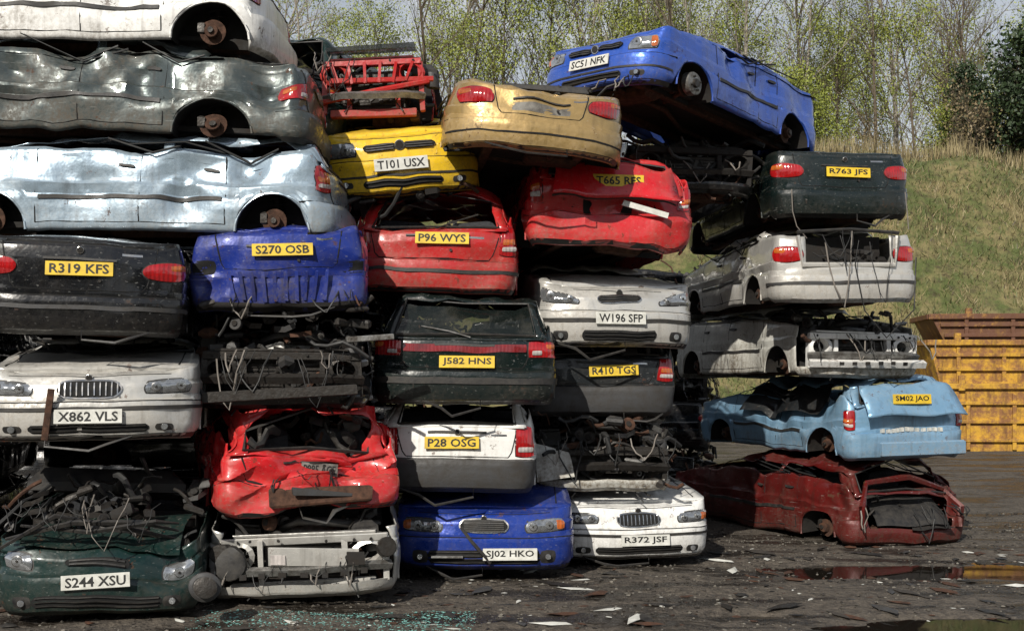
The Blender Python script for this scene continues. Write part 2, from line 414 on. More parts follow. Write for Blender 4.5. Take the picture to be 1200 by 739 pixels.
    def plate(s,text,p,z,yellow=True,tilt=0,off=.03,w=.52,mat=None):
        c=s.S(p,z,off); x,y,nx,ny=s.at(p); n=V((nx,ny,0)); r=V((-ny,nx,0)); up=V((0,0,1))
        q=Matrix.Rotation(R(tilt),3,n); r=q@r; up=q@up
        up=(up-n*.12).normalized()
        nn=r.cross(up).normalized()
        B=Matrix((r,-nn,up)).transposed()
        s.box('number_plate',c,(w,.012,.115),mat or (YPL if yellow else WPL),B,ch=.2,anchor=c)
        vs,fs=text_geo(text)
        s.add('plate_text',[c+r*(a*w*.88)+up*(b*.078)+nn*.009 for a,b in vs],fs,TXT,anchor=c)
    def headlight(s,q,bowls=2,amber='out',mat=None):
        for sg in (1,-1):
            qq=[(sg*a,b) for a,b in q]
            big=[(a+(.012 if i in(1,2) else -.012)*1,b+(.01 if i>1 else -.01)) for i,(a,b) in enumerate(q)]
            s.patch('headlights',[(sg*a,b) for a,b in big],BLACK,off=.006,k=.45)
            s.patch('headlights',qq,mat or CLR,off=.014,k=.5,bulge=.018)
            w=q[1][0]-q[0][0]
            for b in range(bowls):
                u=(b+.5)/(bowls+(.6 if amber=='out' else 0))
                p=q[0][0]+w*u;z=(q[0][1]*(1-u)+q[1][1]*u+q[3][1]*(1-u)+q[2][1]*u)/2
                h=(q[3][1]*(1-u)+q[2][1]*u)-(q[0][1]*(1-u)+q[1][1]*u)
                c=s.S(sg*p,z,.026); x,y,nx,ny=s.at(sg*p)
                s.cyl('headlight_bowl',c,(nx*.4,ny,0),h*.36,.016,CHROME,16,anchor=c); s.cyl('headlight_bowl',c+V((0,-.006,0)),(nx*.4,ny,0),h*.30,.012,CLR,16,anchor=c)
                s.cyl('headlight_bowl',c+V((0,-.012,0)),(nx*.4,ny,0),h*.09,.012,DMET,8,anchor=c)
            if amber:
                u0,u1=(.76,.96)
                a0=q[0][0]+w*u0;a1=q[0][0]+w*u1
                zl0=q[0][1]*(1-u0)+q[1][1]*u0+.012; zh0=q[3][1]*(1-u0)+q[2][1]*u0-.012
                s.patch('indicators',[(sg*a0,zl0),(sg*a1,zl0+.01),(sg*a1,zh0-.01),(sg*a0,zh0)],AMB,off=.028,k=.5,nu=5,nv=4,bulge=.006)
    def grille(s,w,z0,z1,slats=4,border=CHROME,k=.4,vert=False,p=0,bw=.014,slat=None):
        if border: s.rect('grille',p-w/2-bw,p+w/2+bw,z0-bw,z1+bw,border,off=.018,k=k,nu=14)
        s.rect('grille',p-w/2,p+w/2,z0,z1,SEAM,off=.024,k=k,nu=14)
        for i in range(slats):
            if vert:
                x=p-w/2+w*(i+.5)/slats; s.rect('grille',x-.005,x+.005,z0+.012,z1-.012,slat or CHROME,off=.034,k=.2,nu=1,nv=3)
            else:
                z=z0+(z1-z0)*(i+.5)/slats; e=.03
                s.rect('grille',p-w/2+e,p+w/2-e,z-.006,z+.006,slat or CHROME,off=.034,k=.1,nu=12,nv=1)
    def intake(s,w,z0,z1,fog=.55,slats=3):
        s.rect('lower_intake',-w/2,w/2,z0,z1,SEAM,off=.008,k=.25,nu=14,nv=3)
        for i in range(slats):
            z=z0+(z1-z0)*(i+.5)/slats; s.rect('lower_intake',-w/2+.02,w/2-.02,z-.005,z+.005,BLACK,off=.02,k=.1,nu=12,nv=1)
        if fog:
            for sg in (1,-1):
                c=s.S(sg*fog,(z0+z1)/2,.008)
                s.rect('fog_lamps',sg*fog-.08,sg*fog+.08,z0+.005,z1-.005,BLACK,off=.007,k=.6)
                s.cyl('fog_lamps',c,(0,1,0),.032,.03,DMET,14,anchor=c); s.cyl('fog_lamps',c-V((0,.01,0)),(0,1,0),.026,.02,CLR,14,anchor=c)
    def badge(s,z,p=0,r=.03):
        c=s.S(p,z,.02); s.cyl('badge',c,(0,1,.1),r,.014,CHROME,14,anchor=c); s.cyl('badge',c-V((0,.006,0)),(0,1,.1),r*.72,.012,DARK,14,anchor=c)
    def bonnet_line(s,z=.535,w=.7):
        s.line([(-w,z),(0,z-.015),(w,z)],.007,sub=10,off=.002)
    def bumper_line(s,z=.312):
        s.line([(-1.05,z),(0,z),(1.05,z)],.009,sub=16,off=.002)
        s.rect('lower_valance',-1.0,1.0,.005,.045,BLACK,off=.012,k=.05,nu=24,nv=1)
        r=s.rng
        if r.random()<.7:
            sg=r.choice((1,-1)); x=sg*r.uniform(.3,.7); e=x-sg*r.uniform(.4,.8)
            s.tube('hanging_trim',[s.S(x,.03,.02),V(((x*.7+e*.3),-.02,-.03)),V(((x+e)/2,-.03,-r.uniform(.05,.14))),V((e,.0,-.04)),s.S(e,.04,.01)],[.008,.014,.014,.010,.006],BLACK,5)
    def tail(s,q,amber=True,white=True,mat=None,k=.35,sides=(1,-1)):
        for sg in sides:
            s.patch('tail_lights',[(sg*(a+(.01 if i in(1,2) else -.01)),b+(.01 if i>1 else -.01)) for i,(a,b) in enumerate(q)],BLACK,off=.006,k=k)
            s.patch('tail_lights',[(sg*a,b) for a,b in q],mat or REDL,off=.018,k=k,bulge=.014)
            def sub(u0,u1,v0,v1,m):
                def P(u,v): return (sg*((q[0][0]*(1-u)+q[1][0]*u)*(1-v)+(q[3][0]*(1-u)+q[2][0]*u)*v),(q[0][1]*(1-u)+q[1][1]*u)*(1-v)+(q[3][1]*(1-u)+q[2][1]*u)*v)
                s.patch('tail_lights',[P(u0,v0),P(u1,v0),P(u1,v1),P(u0,v1)],m,off=.03,k=.3,nu=5,nv=3,bulge=.006)
            tall=(q[3][1]-q[0][1])>(q[1][0]-q[0][0])
            if tall:
                if amber: sub(.12,.88,.38,.58,AMB)
                if white: sub(.12,.88,.16,.32,WHL)
            else:
                if amber: sub(.55,.9,.55,.85,AMB)
                if white: sub(.1,.4,.15,.42,WHL)
    def bootlines(s,w=.6,z0=.33,z1=None):
        z1=z1 or ip(s.top,0)-.01
        s.line([(-w-.08,z1),(-w,z0+.05),(-w+.04,z0),(w-.04,z0),(w,z0+.05),(w+.08,z1)],.008,sub=8,off=.002)
        c=s.S(.0,z0+.02,.012); s.cyl('boot_lock',c+V((.16,0,.06)),(0,1,0),.014,.02,DMET,10,anchor=c)
        s.rect('model_badge',.32,.50,z1-.075,z1-.055,CHROME,off=.006,k=.3,nu=5,nv=1)
        s.rect('plate_lamp_trim',-.30,.30,min(z1-.05,.60),min(z1-.03,.62),BLACK,off=.02,k=.2,nu=8,nv=1)
        s.bumper_line()
    def frame(s,m,z1=.5,holes=True):
        hw=s.hw
        s.box('crossmember',V((0,.14,z1)),(hw*1.75,.07,.07),m); s.box('crossmember',V((0,.20,z1+.05)),(hw*1.5,.16,.02),m)
        s.box('crossmember',V((0,.16,.10)),(hw*1.5,.08,.08),m)
        s.tube('bumper_beam',[V((-hw*.9,.12,.25)),V((-hw*.55,.02,.26)),V((0,-.02,.26)),V((hw*.55,.02,.26)),V((hw*.9,.12,.25))],.045,DMET if m in (DMET,DARK) else ALU,4)
        for x in (-.36,.36,-.72,.72): s.box('crossmember',V((x*hw/.84,.16,(z1+.1)/2)),(.05,.07,z1-.1),m)
        s.box('radiator',V((0,.22,.3)),(.66,.05,z1-.16),DMET)
        for i in range(9): s.box('radiator',V((0,.19,.15+i*.035)),(.62,.01,.008),DARK)
        s.cyl('fan',V((.05,.185,.3)),(0,1,0),.13,.02,DARK,18)
        for k in range(5):
            a=k*1.257; s.box('fan',V((.05+.065*math.cos(a),.168,.3+.065*math.sin(a))),(.10,.012,.04),BLACK,Matrix.Rotation(-a,3,'Y'))
        s.cyl('fan',V((.05,.16,.3)),(0,1,0),.03,.03,DMET,12)
        for x in (-.6,-.45,-.2,.2,.45,.6): s.cyl('bolt',V((x,.10,z1)),(0,1,0),.014,.012,DARK,8)
        for sg in (1,-1):
            c=V((sg*hw*.68,.13,z1-.12))
            for k in range(14):
                a0=2*math.pi*k/14;a1=2*math.pi*(k+1)/14
                def e(a,r,y): return c+V((math.cos(a)*r*1.3,y,math.sin(a)*r))
                s.add('headlamp_bucket',[e(a0,.085,-.02),e(a1,.085,-.02),e(a1,.12,0),e(a0,.12,0),e(a0,.075,.12),e(a1,.075,.12)],[(0,1,2,3),(0,1,5,4)],m)
            s.tube('loom',[c+V((0,.05,0)),c+V((sg*-.1,-.05,-.12)),c+V((sg*-.18,0,-.3)),c+V((sg*-.1,-.04,-.4))],.009,WIRE,5)
    def engine(s,n=70,y0=.2,y1=1.0,z0=.05,z1=.62,w=.62,block=True,mats=None):
        r=s.rng
        if block:
            s.box('engine_block',V((.05,.6,.33)),(.60,.42,.36),DMET,Matrix.Rotation(R(8),3,'Y'),ch=.2)
            s.box('engine_block',V((.05,.55,.56)),(.50,.2,.10),ALU,Matrix.Rotation(R(3),3,'Y'),ch=.35)
            s.box('engine_block',V((-.42,.5,.32)),(.26,.3,.26),ALU,Matrix.Rotation(R(12),3,'Z'),ch=.4)
            s.cyl('alternator',V((.36,.36,.36)),(1,0,.1),.075,.14,ALU,16); s.cyl('pulley',V((.47,.38,.33)),(1,0,0),.085,.03,DARK,18); s.cyl('oil_filter',V((-.12,.33,.22)),(0,1,.2),.045,.1,GREYP,14)
            for i in range(4): s.tube('manifold',[V((-.16+i*.13,.46,.53)),V((-.16+i*.13,.34,.52)),V((-.14+i*.11,.29,.44)),V((-.05+i*.06,.31,.32))],.026,RUST,8)
            s.box('battery',V((-.52,.55,.52)),(.24,.17,.19),BLACK); s.box('battery',V((-.52,.55,.62)),(.22,.15,.02),GREYP); s.box('airbox',V((.5,.48,.55)),(.27,.3,.17),BLACK,Matrix.Rotation(R(15),3,'Z'),ch=.3)
            s.tube('intake_hose',[V((.4,.45,.6)),V((.2,.36,.66)),V((-.05,.36,.66)),V((-.2,.45,.6))],.04,BLACK,10)
            s.tube('intake_hose',[V((-.1,.25,.45)),V((-.2,.28,.56)),V((-.3,.4,.58))],.025,BLACK,8)
            s.cyl('strut_top',V((-.58,.85,.66)),(0,0,1),.09,.06,DMET,14);s.cyl('strut_top',V((.58,.85,.66)),(0,0,1),.09,.06,DMET,14)
            s.cyl('washer_bottle',V((.62,.3,.45)),(0,0,1),.07,.16,GREYP,10)
            s.box('bulkhead',V((0,1.08,.42)),(1.3,.04,.6),DARK)
        mats=mats or [DMET,DMET,BLACK,RUST,ALU,DARK,BLACK,DMET]
        for i in range(n):
            c=V((r.uniform(-w,w),r.uniform(y0,y1),r.uniform(z0,z1))); m=r.choice(mats)
            rot=Matrix.Rotation(r.uniform(-.5,.5),3,'X')@Matrix.Rotation(r.uniform(-.4,.4),3,'Y')@Matrix.Rotation(r.uniform(-.8,.8),3,'Z')
            t=r.random()
            if t<.28: s.box('engine_parts',c,(r.uniform(.05,.22),r.uniform(.03,.14),r.uniform(.02,.10)),m,rot,ch=.32)
            elif t<.50:
                q=r.uniform(.02,.07); ax=rot@V((r.uniform(-.5,.5),1,r.uniform(-.5,.5))); h=r.uniform(.03,.1)
                s.cyl('engine_parts',c,ax,q,h,m,14); s.cyl('engine_parts',c-ax.normalized()*h*.6,ax,q*.45,h*.4,DARK,10)
            elif t<.66:
                d=rot@V((.12,0,0));u=rot@V((0,0,.05));k=rot@V((0,.06,.03))
                s.quadstrip('brackets',c-d,c-d+u,c,c+u,m,2,1); s.quadstrip('brackets',c,c+u,c+d*.6+k,c+d*.6+u+k,m,2,1)
            else:
                d=rot@V((r.uniform(-.3,.3),r.uniform(-.1,.1),r.uniform(-.2,.2)))
                s.tube('hoses',[c-d,c-d*.6+V((0,-.03,.04)),c-d*.2+V((0,-.06,.05)),c+d*.3+V((0,-.04,-.02)),c+d*.7+V((0,-.02,-.04)),c+d],r.choice([.008,.014,.02,.026]),r.choice([WIRE,WIRE,DMET,RUST,BLACK]),7)
    def wires(s,n=4,x0=-.6,x1=.6,z=.4,drop=.35,y=-.02):
        r=s.rng
        for i in range(n):
            x=r.uniform(x0,x1);d=r.uniform(.3,1)*drop;w=r.uniform(-.35,.35)
            P=[V((x,y+.08,z)),V((x+w*.2,y-.02,z-d*.4)),V((x+w*.5,y-.04,z-d)),V((x+w*.8,y-.01,z-d*.7)),V((x+w,y+.06,z-d*.15))]
            Q=[]
            for a,b in zip(P,P[1:]): Q+=[a,(a+b)/2+V((r.gauss(0,.012),r.gauss(0,.01),r.gauss(0,.012)))]
            s.tube('loose_wires',Q+[P[-1]],r.choice([.004,.005,.008]),r.choice([WIRE,WIRE,WIREC]),5)
    def hub_drum(s,y,sg):
        c=V((sg*(s.hw-.06),y,.17))
        s.cyl('brake_drum',c,(1,0,0),.125,.09,ALU,24); s.cyl('brake_drum',c+V((sg*.05,0,0)),(1,0,0),.05,.05,DMET,12)
        for k in range(4):
            a=2*math.pi*k/4+.4; s.cyl('brake_drum',c+V((sg*.055,math.cos(a)*.075,math.sin(a)*.075)),(1,0,0),.012,.03,DARK,8)
    def disp(s,v):
        a1,a2,a3=s.a
        n1=noise.noise_vector(v*1.0+s.off)
        d=n1*a1*.7
        d=d+noise.noise_vector(v*3.4+s.off*1.7)*a2*.7
        vd=noise.voronoi(v*2.3+s.off)[0]; f=vd[1]-vd[0]
        d=d+noise.noise_vector(v*1.5-s.off)*((f-.3)*a3*1.9)
        c=abs(noise.noise(v*1.8+s.off*2.3)); k=max(0,min(1,(v.z-.15)/.5))
        d.z-=c*a3*1.0*k
        if v.z>.82:
            g=(v.z-.8)/max(.1,s.gh); q=min(g,1.2)*min(1,s.gh*5)
            d=d+noise.noise_vector(v*2.1+s.off*.6)*(.07*q); d.z-=(f*.16)*q
        for (cx,r,vec) in s.dents:
            q=(v-V(cx)).length/r
            if q<2.5: d=d+V(vec)*(math.exp(-q*q*1.5)*(1+(f-.35)*1.0))
        return d
    def finish(s,name,loc,yaw=0,pitch=0,roll=0):
        e=bpy.data.objects.new(name,None); scene.collection.objects.link(e); e.empty_display_size=.3
        e.matrix_world=Matrix.Translation(V(loc))@Matrix.Rotation(R(yaw),4,'Z')@Matrix.Rotation(R(roll),4,'Y')@Matrix.Rotation(R(pitch),4,'X')
        cache={}
        for part,(vs,fs,ms,an) in s.parts.items():
            out=[]
            for v,a in zip(vs,an):
                if a is not None:
                    key=(round(a.x,3),round(a.y,3),round(a.z,3))
                    if key not in cache: cache[key]=s.disp(a)
                    w=v+cache[key]
                else: w=v+s.disp(v)
                out.append((w.x,w.y,w.z*s.hz))
            me=bpy.data.meshes.new(part); me.from_pydata(out,[],fs)
            idx={}
            for m in ms:
                if m.name not in idx: idx[m.name]=len(idx);me.materials.append(m)
            me.polygons.foreach_set('material_index',[idx[m.name] for m in ms])
            me.polygons.foreach_set('use_smooth',[True]*len(fs))
            try: me.set_sharp_from_angle(angle=R(30 if part in('body_shell','bonnet','boot_lid','roof') else 38))
            except Exception: pass
            me.update()
            o=bpy.data.objects.new(part,me); scene.collection.objects.link(o); o.parent=e
            if part in('body_shell','bonnet','boot_lid','roof','pillar','tailgate_frame','tailgate_panel'):
                md=o.modifiers.new('t','SOLIDIFY'); md.thickness=.01; md.offset=0
        return e
def clone(src,name,loc,yaw,pitch=0,roll=0):
    e=bpy.data.objects.new(name,None); scene.collection.objects.link(e)
    e.matrix_world=Matrix.Translation(V(loc))@Matrix.Rotation(R(yaw),4,'Z')@Matrix.Rotation(R(roll),4,'Y')@Matrix.Rotation(R(pitch),4,'X')
    for c in src.children:
        o=bpy.data.objects.new(c.name.split('.')[0],c.data); scene.collection.objects.link(o); o.parent=e
        for m in c.modifiers:
            md=o.modifiers.new('t','SOLIDIFY'); md.thickness=m.thickness; md.offset=0
    return e
HB='scrap_hatchback_car';SA='scrap_saloon_car';WR='stripped_car_wreck'

# ------------------------------------------------------------------ paints
DK=(.05,.043,.034)
P_dkgreen=paint('paint_dark_green',(.004,.022,.020),.1,.28,.6,DK,.7)
P_silver=paint('paint_silver',(.58,.57,.54),.5,.30,.55)
P_black=paint('paint_black',(.003,.0035,.005),0,.22,.35,DK,.8,.3)
P_ltsteel=paint('paint_steel_blue',(.32,.41,.49),.5,.25,.55)
P_gunmetal=paint('paint_grey_green',(.06,.076,.076),.45,.27,.75,(.10,.08,.06))
P_white=paint('paint_white',(.80,.80,.78),0,.3,.6)
P_blue=paint('paint_royal_blue',(.010,.028,.22),.15,.28,.65,(.08,.07,.06))
P_red=paint('paint_red',(.42,.012,.014),.0,.28,.5)
P_red2=paint('paint_bright_red',(.54,.012,.018),.0,.25,.45)
P_yellow=paint('paint_yellow',(.78,.50,.015),.0,.3,.5,(.14,.10,.05))
P_gold=paint('paint_gold',(.46,.31,.12),.65,.26,.45)
P_mgblue=paint('paint_mg_blue',(.006,.038,.29),.25,.22,.4,(.08,.07,.06))
P_saab=paint('paint_saab_green',(.003,.009,.009),.0,.24,.35,DK,.8,.3)
P_dkgrey=paint('paint_dark_grey',(.014,.017,.020),.1,.3,.6,DK,.6)
P_micra=paint('paint_sky_royal',(.030,.10,.48),.35,.24,.4,(.10,.09,.08))
P_ltblue=paint('paint_light_blue',(.22,.40,.58),.45,.28,.55)
P_dkred=paint('paint_maroon_red',(.10,.008,.007),.1,.32,.85,(.06,.036,.027),.6,.9)
P_cream=paint('paint_offwhite',(.56,.56,.52),.0,.35,.9)

# ------------------------------------------------------------------ column A
c=Car('front','hatch',3.9,1.60,pm=P_dkgreen,seed=1,gh=.12,tops=(False,True),a=(.04,.02,.05),dents=[((.5,.1,.5),.4,(0,.12,-.1))],hz=1.0,roof=False)
c.headlight([(.50,.36),(.80,.37),(.80,.50),(.52,.48)],1,None); c.grille(.5,.40,.46,2,None,.3,slat=BLACK); c.intake(1.0,.06,.17,.58)
c.plate('S244 XSU',0,.29,False,3); c.engine(90,.3,1.2,.45,1.0,.75,True,[DMET,BLACK,DARK,DMET,DARK,BLACK]); c.wires(8,-.6,.7,.95,.5)
c.box('crushed_dash',V((-.1,1.1,1.0)),(1.3,.3,.28),BLACK,Matrix.Rotation(R(5),3,'Y'),ch=.4)
c.quadstrip('bonnet_remains',V((-.6,.1,.55)),V((.62,.1,.54)),V((-.6,.75,.66)),V((.66,.8,.74)),P_dkgreen,10,10,.04)
c.tube('loose_lamp',[V((.84,-.02,.25)),V((.845,-.09,.25)),V((.85,-.15,.25)),V((.852,-.165,.25))],[.12,.13,.125,.10],GREYP,24); c.cyl('loose_lamp',V((.853,-.172,.25)),(.05,-1,.1),.09,.03,DMET,24)
for i in range(3): c.tube('twisted_trim',[V((-.8+i*.1,.15,.5+i*.1)),V((-.3+i*.12,.02,.78-i*.05)),V((.2+i*.12,.1,.72+i*.03)),V((.6,.3,.62+i*.06))],[.012,.02,.02,.008],BLACK,5)
c.finish(WR,(-3.30,9.12,.08),10,0,1)
c=Car('front','saloon',4.3,1.70,pm=P_silver,seed=2,gh=.08,a=(.02,.008,.02),dents=[((.0,1.0,.7),.6,(0,0,-.06)),((.7,.2,.3),.3,(-.04,.05,0))])
c.headlight([(.44,.37),(.86,.385),(.86,.50),(.46,.475)],2,None); c.grille(.5,.35,.49,11,CHROME,.75,True); c.badge(.515); c.bonnet_line(); c.bumper_line()
c.rect('bumper_strip',-1.1,1.1,.245,.275,BLACK,off=.016,k=.05,nu=24,nv=1); c.intake(.95,.06,.13,.6,2); c.plate('X862 VLS',.0,.20,False,0)
c.box('loose_bracket',V((-.3,-.04,.22)),(.05,.03,.42),RUST,Matrix.Rotation(R(8),3,'Y')); c.cyl('door_mirror',V((.90,1.0,.80)),(0,1,0),.09,.08,BLACK,14)
c.engine(30,1.2,2.4,.72,.88,.6,False,[BLACK,DARK,DMET]); c.finish(SA,(-3.40,9.25,1.46),11,0,-.5)
c=Car('rear','saloon',4.2,1.66,pm=P_black,seed=3,gh=.14,a=(.025,.01,.02),glass=True)
c.tail([(.50,.46),(.95,.46),(.95,.62),(.50,.61)],True,False,k=.8); c.plate('R319 KFS',0,.53,True,1); c.bootlines(.55,.36); c.badge(.68)
c.rect('bumper_strip',-1.1,1.1,.20,.235,GREYP,off=.014,k=.05,nu=24,nv=1)
escort=c.finish(SA,(-3.50,9.25,2.32),12,0,1.5)
c=Car('rear','hatch',4.3,1.66,pm=P_ltsteel,seed=4,gh=.15,a=(.035,.014,.035),arch=(.62,3.06),seats=False,
      dents=[((-.83,1.4,.5),.35,(.13,0,0)),((-.83,2.2,.45),.4,(.10,0,0)),((-.83,.9,.75),.3,(.12,0,-.1)),((-.83,1.8,.8),.25,(.07,0,-.08)),((-.83,2.9,.7),.3,(.08,0,.03)),((-.83,.2,.5),.3,(.05,.08,0))])
c.tail([(.62,.42),(.86,.42),(.86,.66),(.66,.66)]); c.bootlines(); c.finish(HB,(-1.50,10.86,3.2),92,0,0)
c=Car('rear','saloon',4.4,1.66,pm=P_gunmetal,seed=5,gh=.16,a=(.05,.02,.05),arch=(.9,3.4),seats=False,
      dents=[((-.83,1.6,.6),.35,(.16,0,0)),((-.83,.4,.6),.35,(.16,.05,-.12)),((-.83,2.5,.5),.5,(.08,0,-.05)),((-.4,1.0,.8),.5,(.05,0,-.12)),((-.83,2.1,.75),.25,(.1,0,-.1))])
c.tail([(.62,.45),(1.0,.45),(1.0,.6),(.62,.6)]); c.bootlines(); c.finish(SA,(-1.75,10.84,4.00),92,2.2,0)
c=Car('rear','hatch',4.2,1.66,pm=P_white,seed=6,gh=.25,a=(.035,.015,.03),arch=(.50,3.0),seats=False,
      dents=[((-.83,1.3,.5),.35,(.12,0,0)),((-.83,.5,.7),.25,(.14,0,-.08)),((-.83,2.3,.45),.4,(.08,0,0))])
c.tail([(.62,.42),(.86,.42),(.86,.66),(.66,.66)]); c.finish(HB,(-2.12,10.84,4.84),90,1,0)
c=Car('rear','hatch',3.8,1.5,pm=P_dkgreen,seed=7,gh=.3,a=(.08,.04,.10)); c.wires(6,-.6,.6,.9,.5); c.engine(30,.05,.5,.3,.8,.7,False,[BLACK,DARK,DMET])
c.tail([(.62,.40),(.86,.40),(.86,.66),(.66,.66)]); c.finish(HB,(-2.55,12.0,4.50),-10,3,4)

# ------------------------------------------------------------------ column B
c=Car('front','hatch',4.0,1.70,pm=P_silver,seed=11,gh=.1,a=(.05,.03,.05),skip=lambda p,y,z:(y<.42 and .07<z and abs(p)<.85),tops=(False,True),dents=[((-.7,.2,.3),.4,(.08,.1,-.05))],hz=.95,roof=False)
c.frame(P_silver,.50); c.engine(60,.25,1.0,.1,.66); c.wires(7,-.7,.5,.4,.4)
c.rect('bumper_skin',-.85,.85,.03,.12,P_silver,off=.01,k=.2,nu=20); c.box('panel',V((.1,-.01,.36)),(.75,.03,.16),P_silver,Matrix.Rotation(R(4),3,'Y')); c.box('panel',V((-.2,-.03,.36)),(.12,.02,.09),WHL); c.box('panel',V((.45,-.03,.33)),(.16,.02,.12),DARK)
c.tube('headlamp_remains',[V((-.62,.08,.34)),V((-.62,.0,.34)),V((-.62,-.04,.34)),V((-.62,-.05,.34))],[.10,.15,.14,.10],BLACK,18); c.cyl('headlamp_remains',V((-.72,.02,.42)),(-.2,-1,.1),.085,.1,DMET,18); c.cyl('headlamp_remains',V((.74,.05,.42)),(.2,-1,.1),.085,.1,DMET,18)
for k in range(7): c.box('bumper_beam',V((-.5+k*.17,-.045,.22)),(.06,.02,.05),DARK)
wreckB=c.finish(WR,(-1.80,9.8,.10),6,0,-1)
c=Car('rear','hatch',3.9,1.66,pm=P_red2,seed=12,gh=.16,a=(.08,.05,.20),hz=.98,dents=[((.55,.1,.6),.4,(-.05,.25,-.14)),((-.4,.0,.3),.35,(0,.12,.0)),((-.6,.5,.7),.4,(.12,.0,-.12)),((.1,.1,.25),.3,(0,.14,0)),((-.1,.1,.65),.25,(0,.16,-.1)),((.3,.1,.45),.2,(0,.12,.03)),((-.45,.1,.6),.22,(.05,-.10,.05))])
c.plate('P885 ACE',.12,.47,False,-6,w=.32,mat=GPL); c.box('bumper_beam',V((.1,-.02,.16)),(.9,.08,.16),RUST,ch=.2); c.box('bumper_beam',V((.1,-.07,.17)),(.5,.03,.06),GREYP)
c.bootlines(.62); c.engine(30,.2,.9,.62,.9,.6,False,[BLACK,DARK,RUST]); c.wires(4)
c.finish(HB,(-1.72,9.93,.80),17,0,-1)
c=Car('front','hatch',4.0,1.56,pm=P_black,seed=13,gh=.1,a=(.04,.02,.03),skip=lambda p,y,z:(y<.5 and z>.1),tops=(False,True),roof=False)
c.frame(DMET,.46); c.engine(150,.05,.9,.08,.76,.72,True,[DMET,DMET,BLACK,RUST,ALU,BLACK,GREYP]); c.wires(10,-.7,.7,.5,.5,-.06); c.box('bumper_beam',V((.0,-.06,.13)),(1.3,.07,.09),DMET,Matrix.Rotation(R(-3),3,'Y'))
c.box('bracket',V((.78,.0,.62)),(.42,.05,.05),ALU,Matrix.Rotation(R(-6),3,'Y'))
wreckC=c.finish(WR,(-2.0,10.0,1.70),8,0,0)
c=Car('rear','saloon',4.0,1.54,pm=P_blue,seed=14,gh=.06,a=(.045,.02,.07),bumpz=0,hz=.95,dents=[((0,0,.1),.5,(0,.10,0)),((-.6,.05,.3),.2,(0,.14,0)),((.5,.3,.78),.3,(0,0,-.05)),((.5,.05,.3),.25,(0,.1,0))])
c.plate('S270 OSB',.03,.56,True,1); c.bootlines(.52,.40)
for sg in (1,-1): c.rect('lamp_recess',sg*.68-.12,sg*.68+.12,.34,.48,SEAM,off=.008,k=.6)
for k in range(10): c.box('crumpled_ribs',V((-.40+k*.088,.015,.23)),(.03,.05,.28),P_blue,Matrix.Rotation(R(-8+k*2),3,'Y'),ch=.3)
c.rect('panel',-.75,.75,.0,.08,DARK,off=.02,k=.3); c.wires(5,-.8,.8,.2,.3); c.engine(20,.05,.3,-.05,.1,.7,False,[DARK,BLACK,DMET])
c.finish(SA,(-2.0,9.95,2.56),8,0,-1)
c=Car('front','hatch',3.6,1.2,pm=P_red,seed=15,gh=.1,a=(.05,.02,.05),skip=lambda p,y,z:(y<.5),tops=(False,True),roof=False)
c.frame(P_red,.62); c.engine(30,.2,.8,.1,.5,.5); c.tube('crossmember',[V((-.6,.1,.2)),V((0,.02,.3)),V((.6,.1,.4))],.03,P_red,6); c.box('panel',V((0,.1,.75)),(.95,.2,.05),GLASS)
c.box('crossmember',V((.1,.1,.42)),(1.1,.05,.05),P_red)
for k in range(6): c.box('crossmember',V((-.4+k*.16,.08,.5)),(.03,.03,.22),P_red,Matrix.Rotation(R(k*9-20),3,'Y'))
c.finish(WR,(-1.42,11.8,4.62),0,0,-3)
def micra_face(c,t,yl=False):
    c.headlight([(.44,.37),(.80,.38),(.80,.535),(.47,.50)],1,'out'); c.grille(.34,.415,.485,3,None,.7,p=-.20,slat=BLACK);c.grille(.34,.415,.485,3,None,.7,p=.20,slat=BLACK); c.badge(.45,0,.05)
    c.bonnet_line(.54,.55); c.bumper_line(.325); c.intake(.8,.07,.14,.58,2); c.plate(t,0,.27,False,0)
    c.rect('bumper_strip',-1.0,1.0,.165,.185,BLACK,off=.014,k=.05,nu=24,nv=1)
c=Car('front','hatch',3.7,1.58,pm=P_yellow,seed=16,gh=.1,D=.5,a=(.025,.012,.04),hz=1.06,dents=[((.1,.7,.68),.35,(0,0,-.07)),((-.5,.1,.2),.25,(.03,.05,0))])
micra_face(c,'T101 USX'); c.engine(16,.03,.3,-.04,.05,.6,False,[DARK,BLACK]); c.finish(HB,(-1.05,11.2,3.76),6,3,-6)

# ------------------------------------------------------------------ column C
c=Car('front','hatch',4.2,1.76,pm=P_mgblue,seed=21,gh=.05,a=(.015,.008,.015))
c.headlight([(.40,.36),(.84,.375),(.84,.495),(.42,.475)],2,'out'); c.grille(.46,.37,.48,6,CHROME,.6,False,slat=BLACK); c.badge(.49,0,.03); c.bonnet_line(); c.bumper_line()
c.intake(1.1,.06,.2,.62,4); c.plate('SJ02 HKO',.25,.165,False,0); c.tube('hanging_strip',[V((-.22,-.02,.42)),V((-.12,-.06,.3)),V((.0,-.05,.16)),V((.06,-.03,.08))],.018,BLACK,6); c.box('panel',V((-.35,-.03,.14)),(.3,.03,.02),ALU)
mg=c.finish(HB,(-.27,11.05,.12),0,0,0)
c=Car('rear','hatch',4.0,1.54,pm=P_white,bm=GREYP,seed=22,gh=.14,a=(.015,.008,.02))
c.tail([(.58,.34),(.81,.34),(.81,.64),(.61,.64)],False,True); c.plate('P28 OSG',-.05,.47,True,1); c.bootlines(.54,.335); c.badge(.57); c.finish(HB,(-.54,10.95,.88),0,0,1)
c=Car('rear','hatch',4.5,1.74,pm=P_saab,seed=23,gh=.26,a=(.02,.008,.02),glass=True,bm=P_saab)
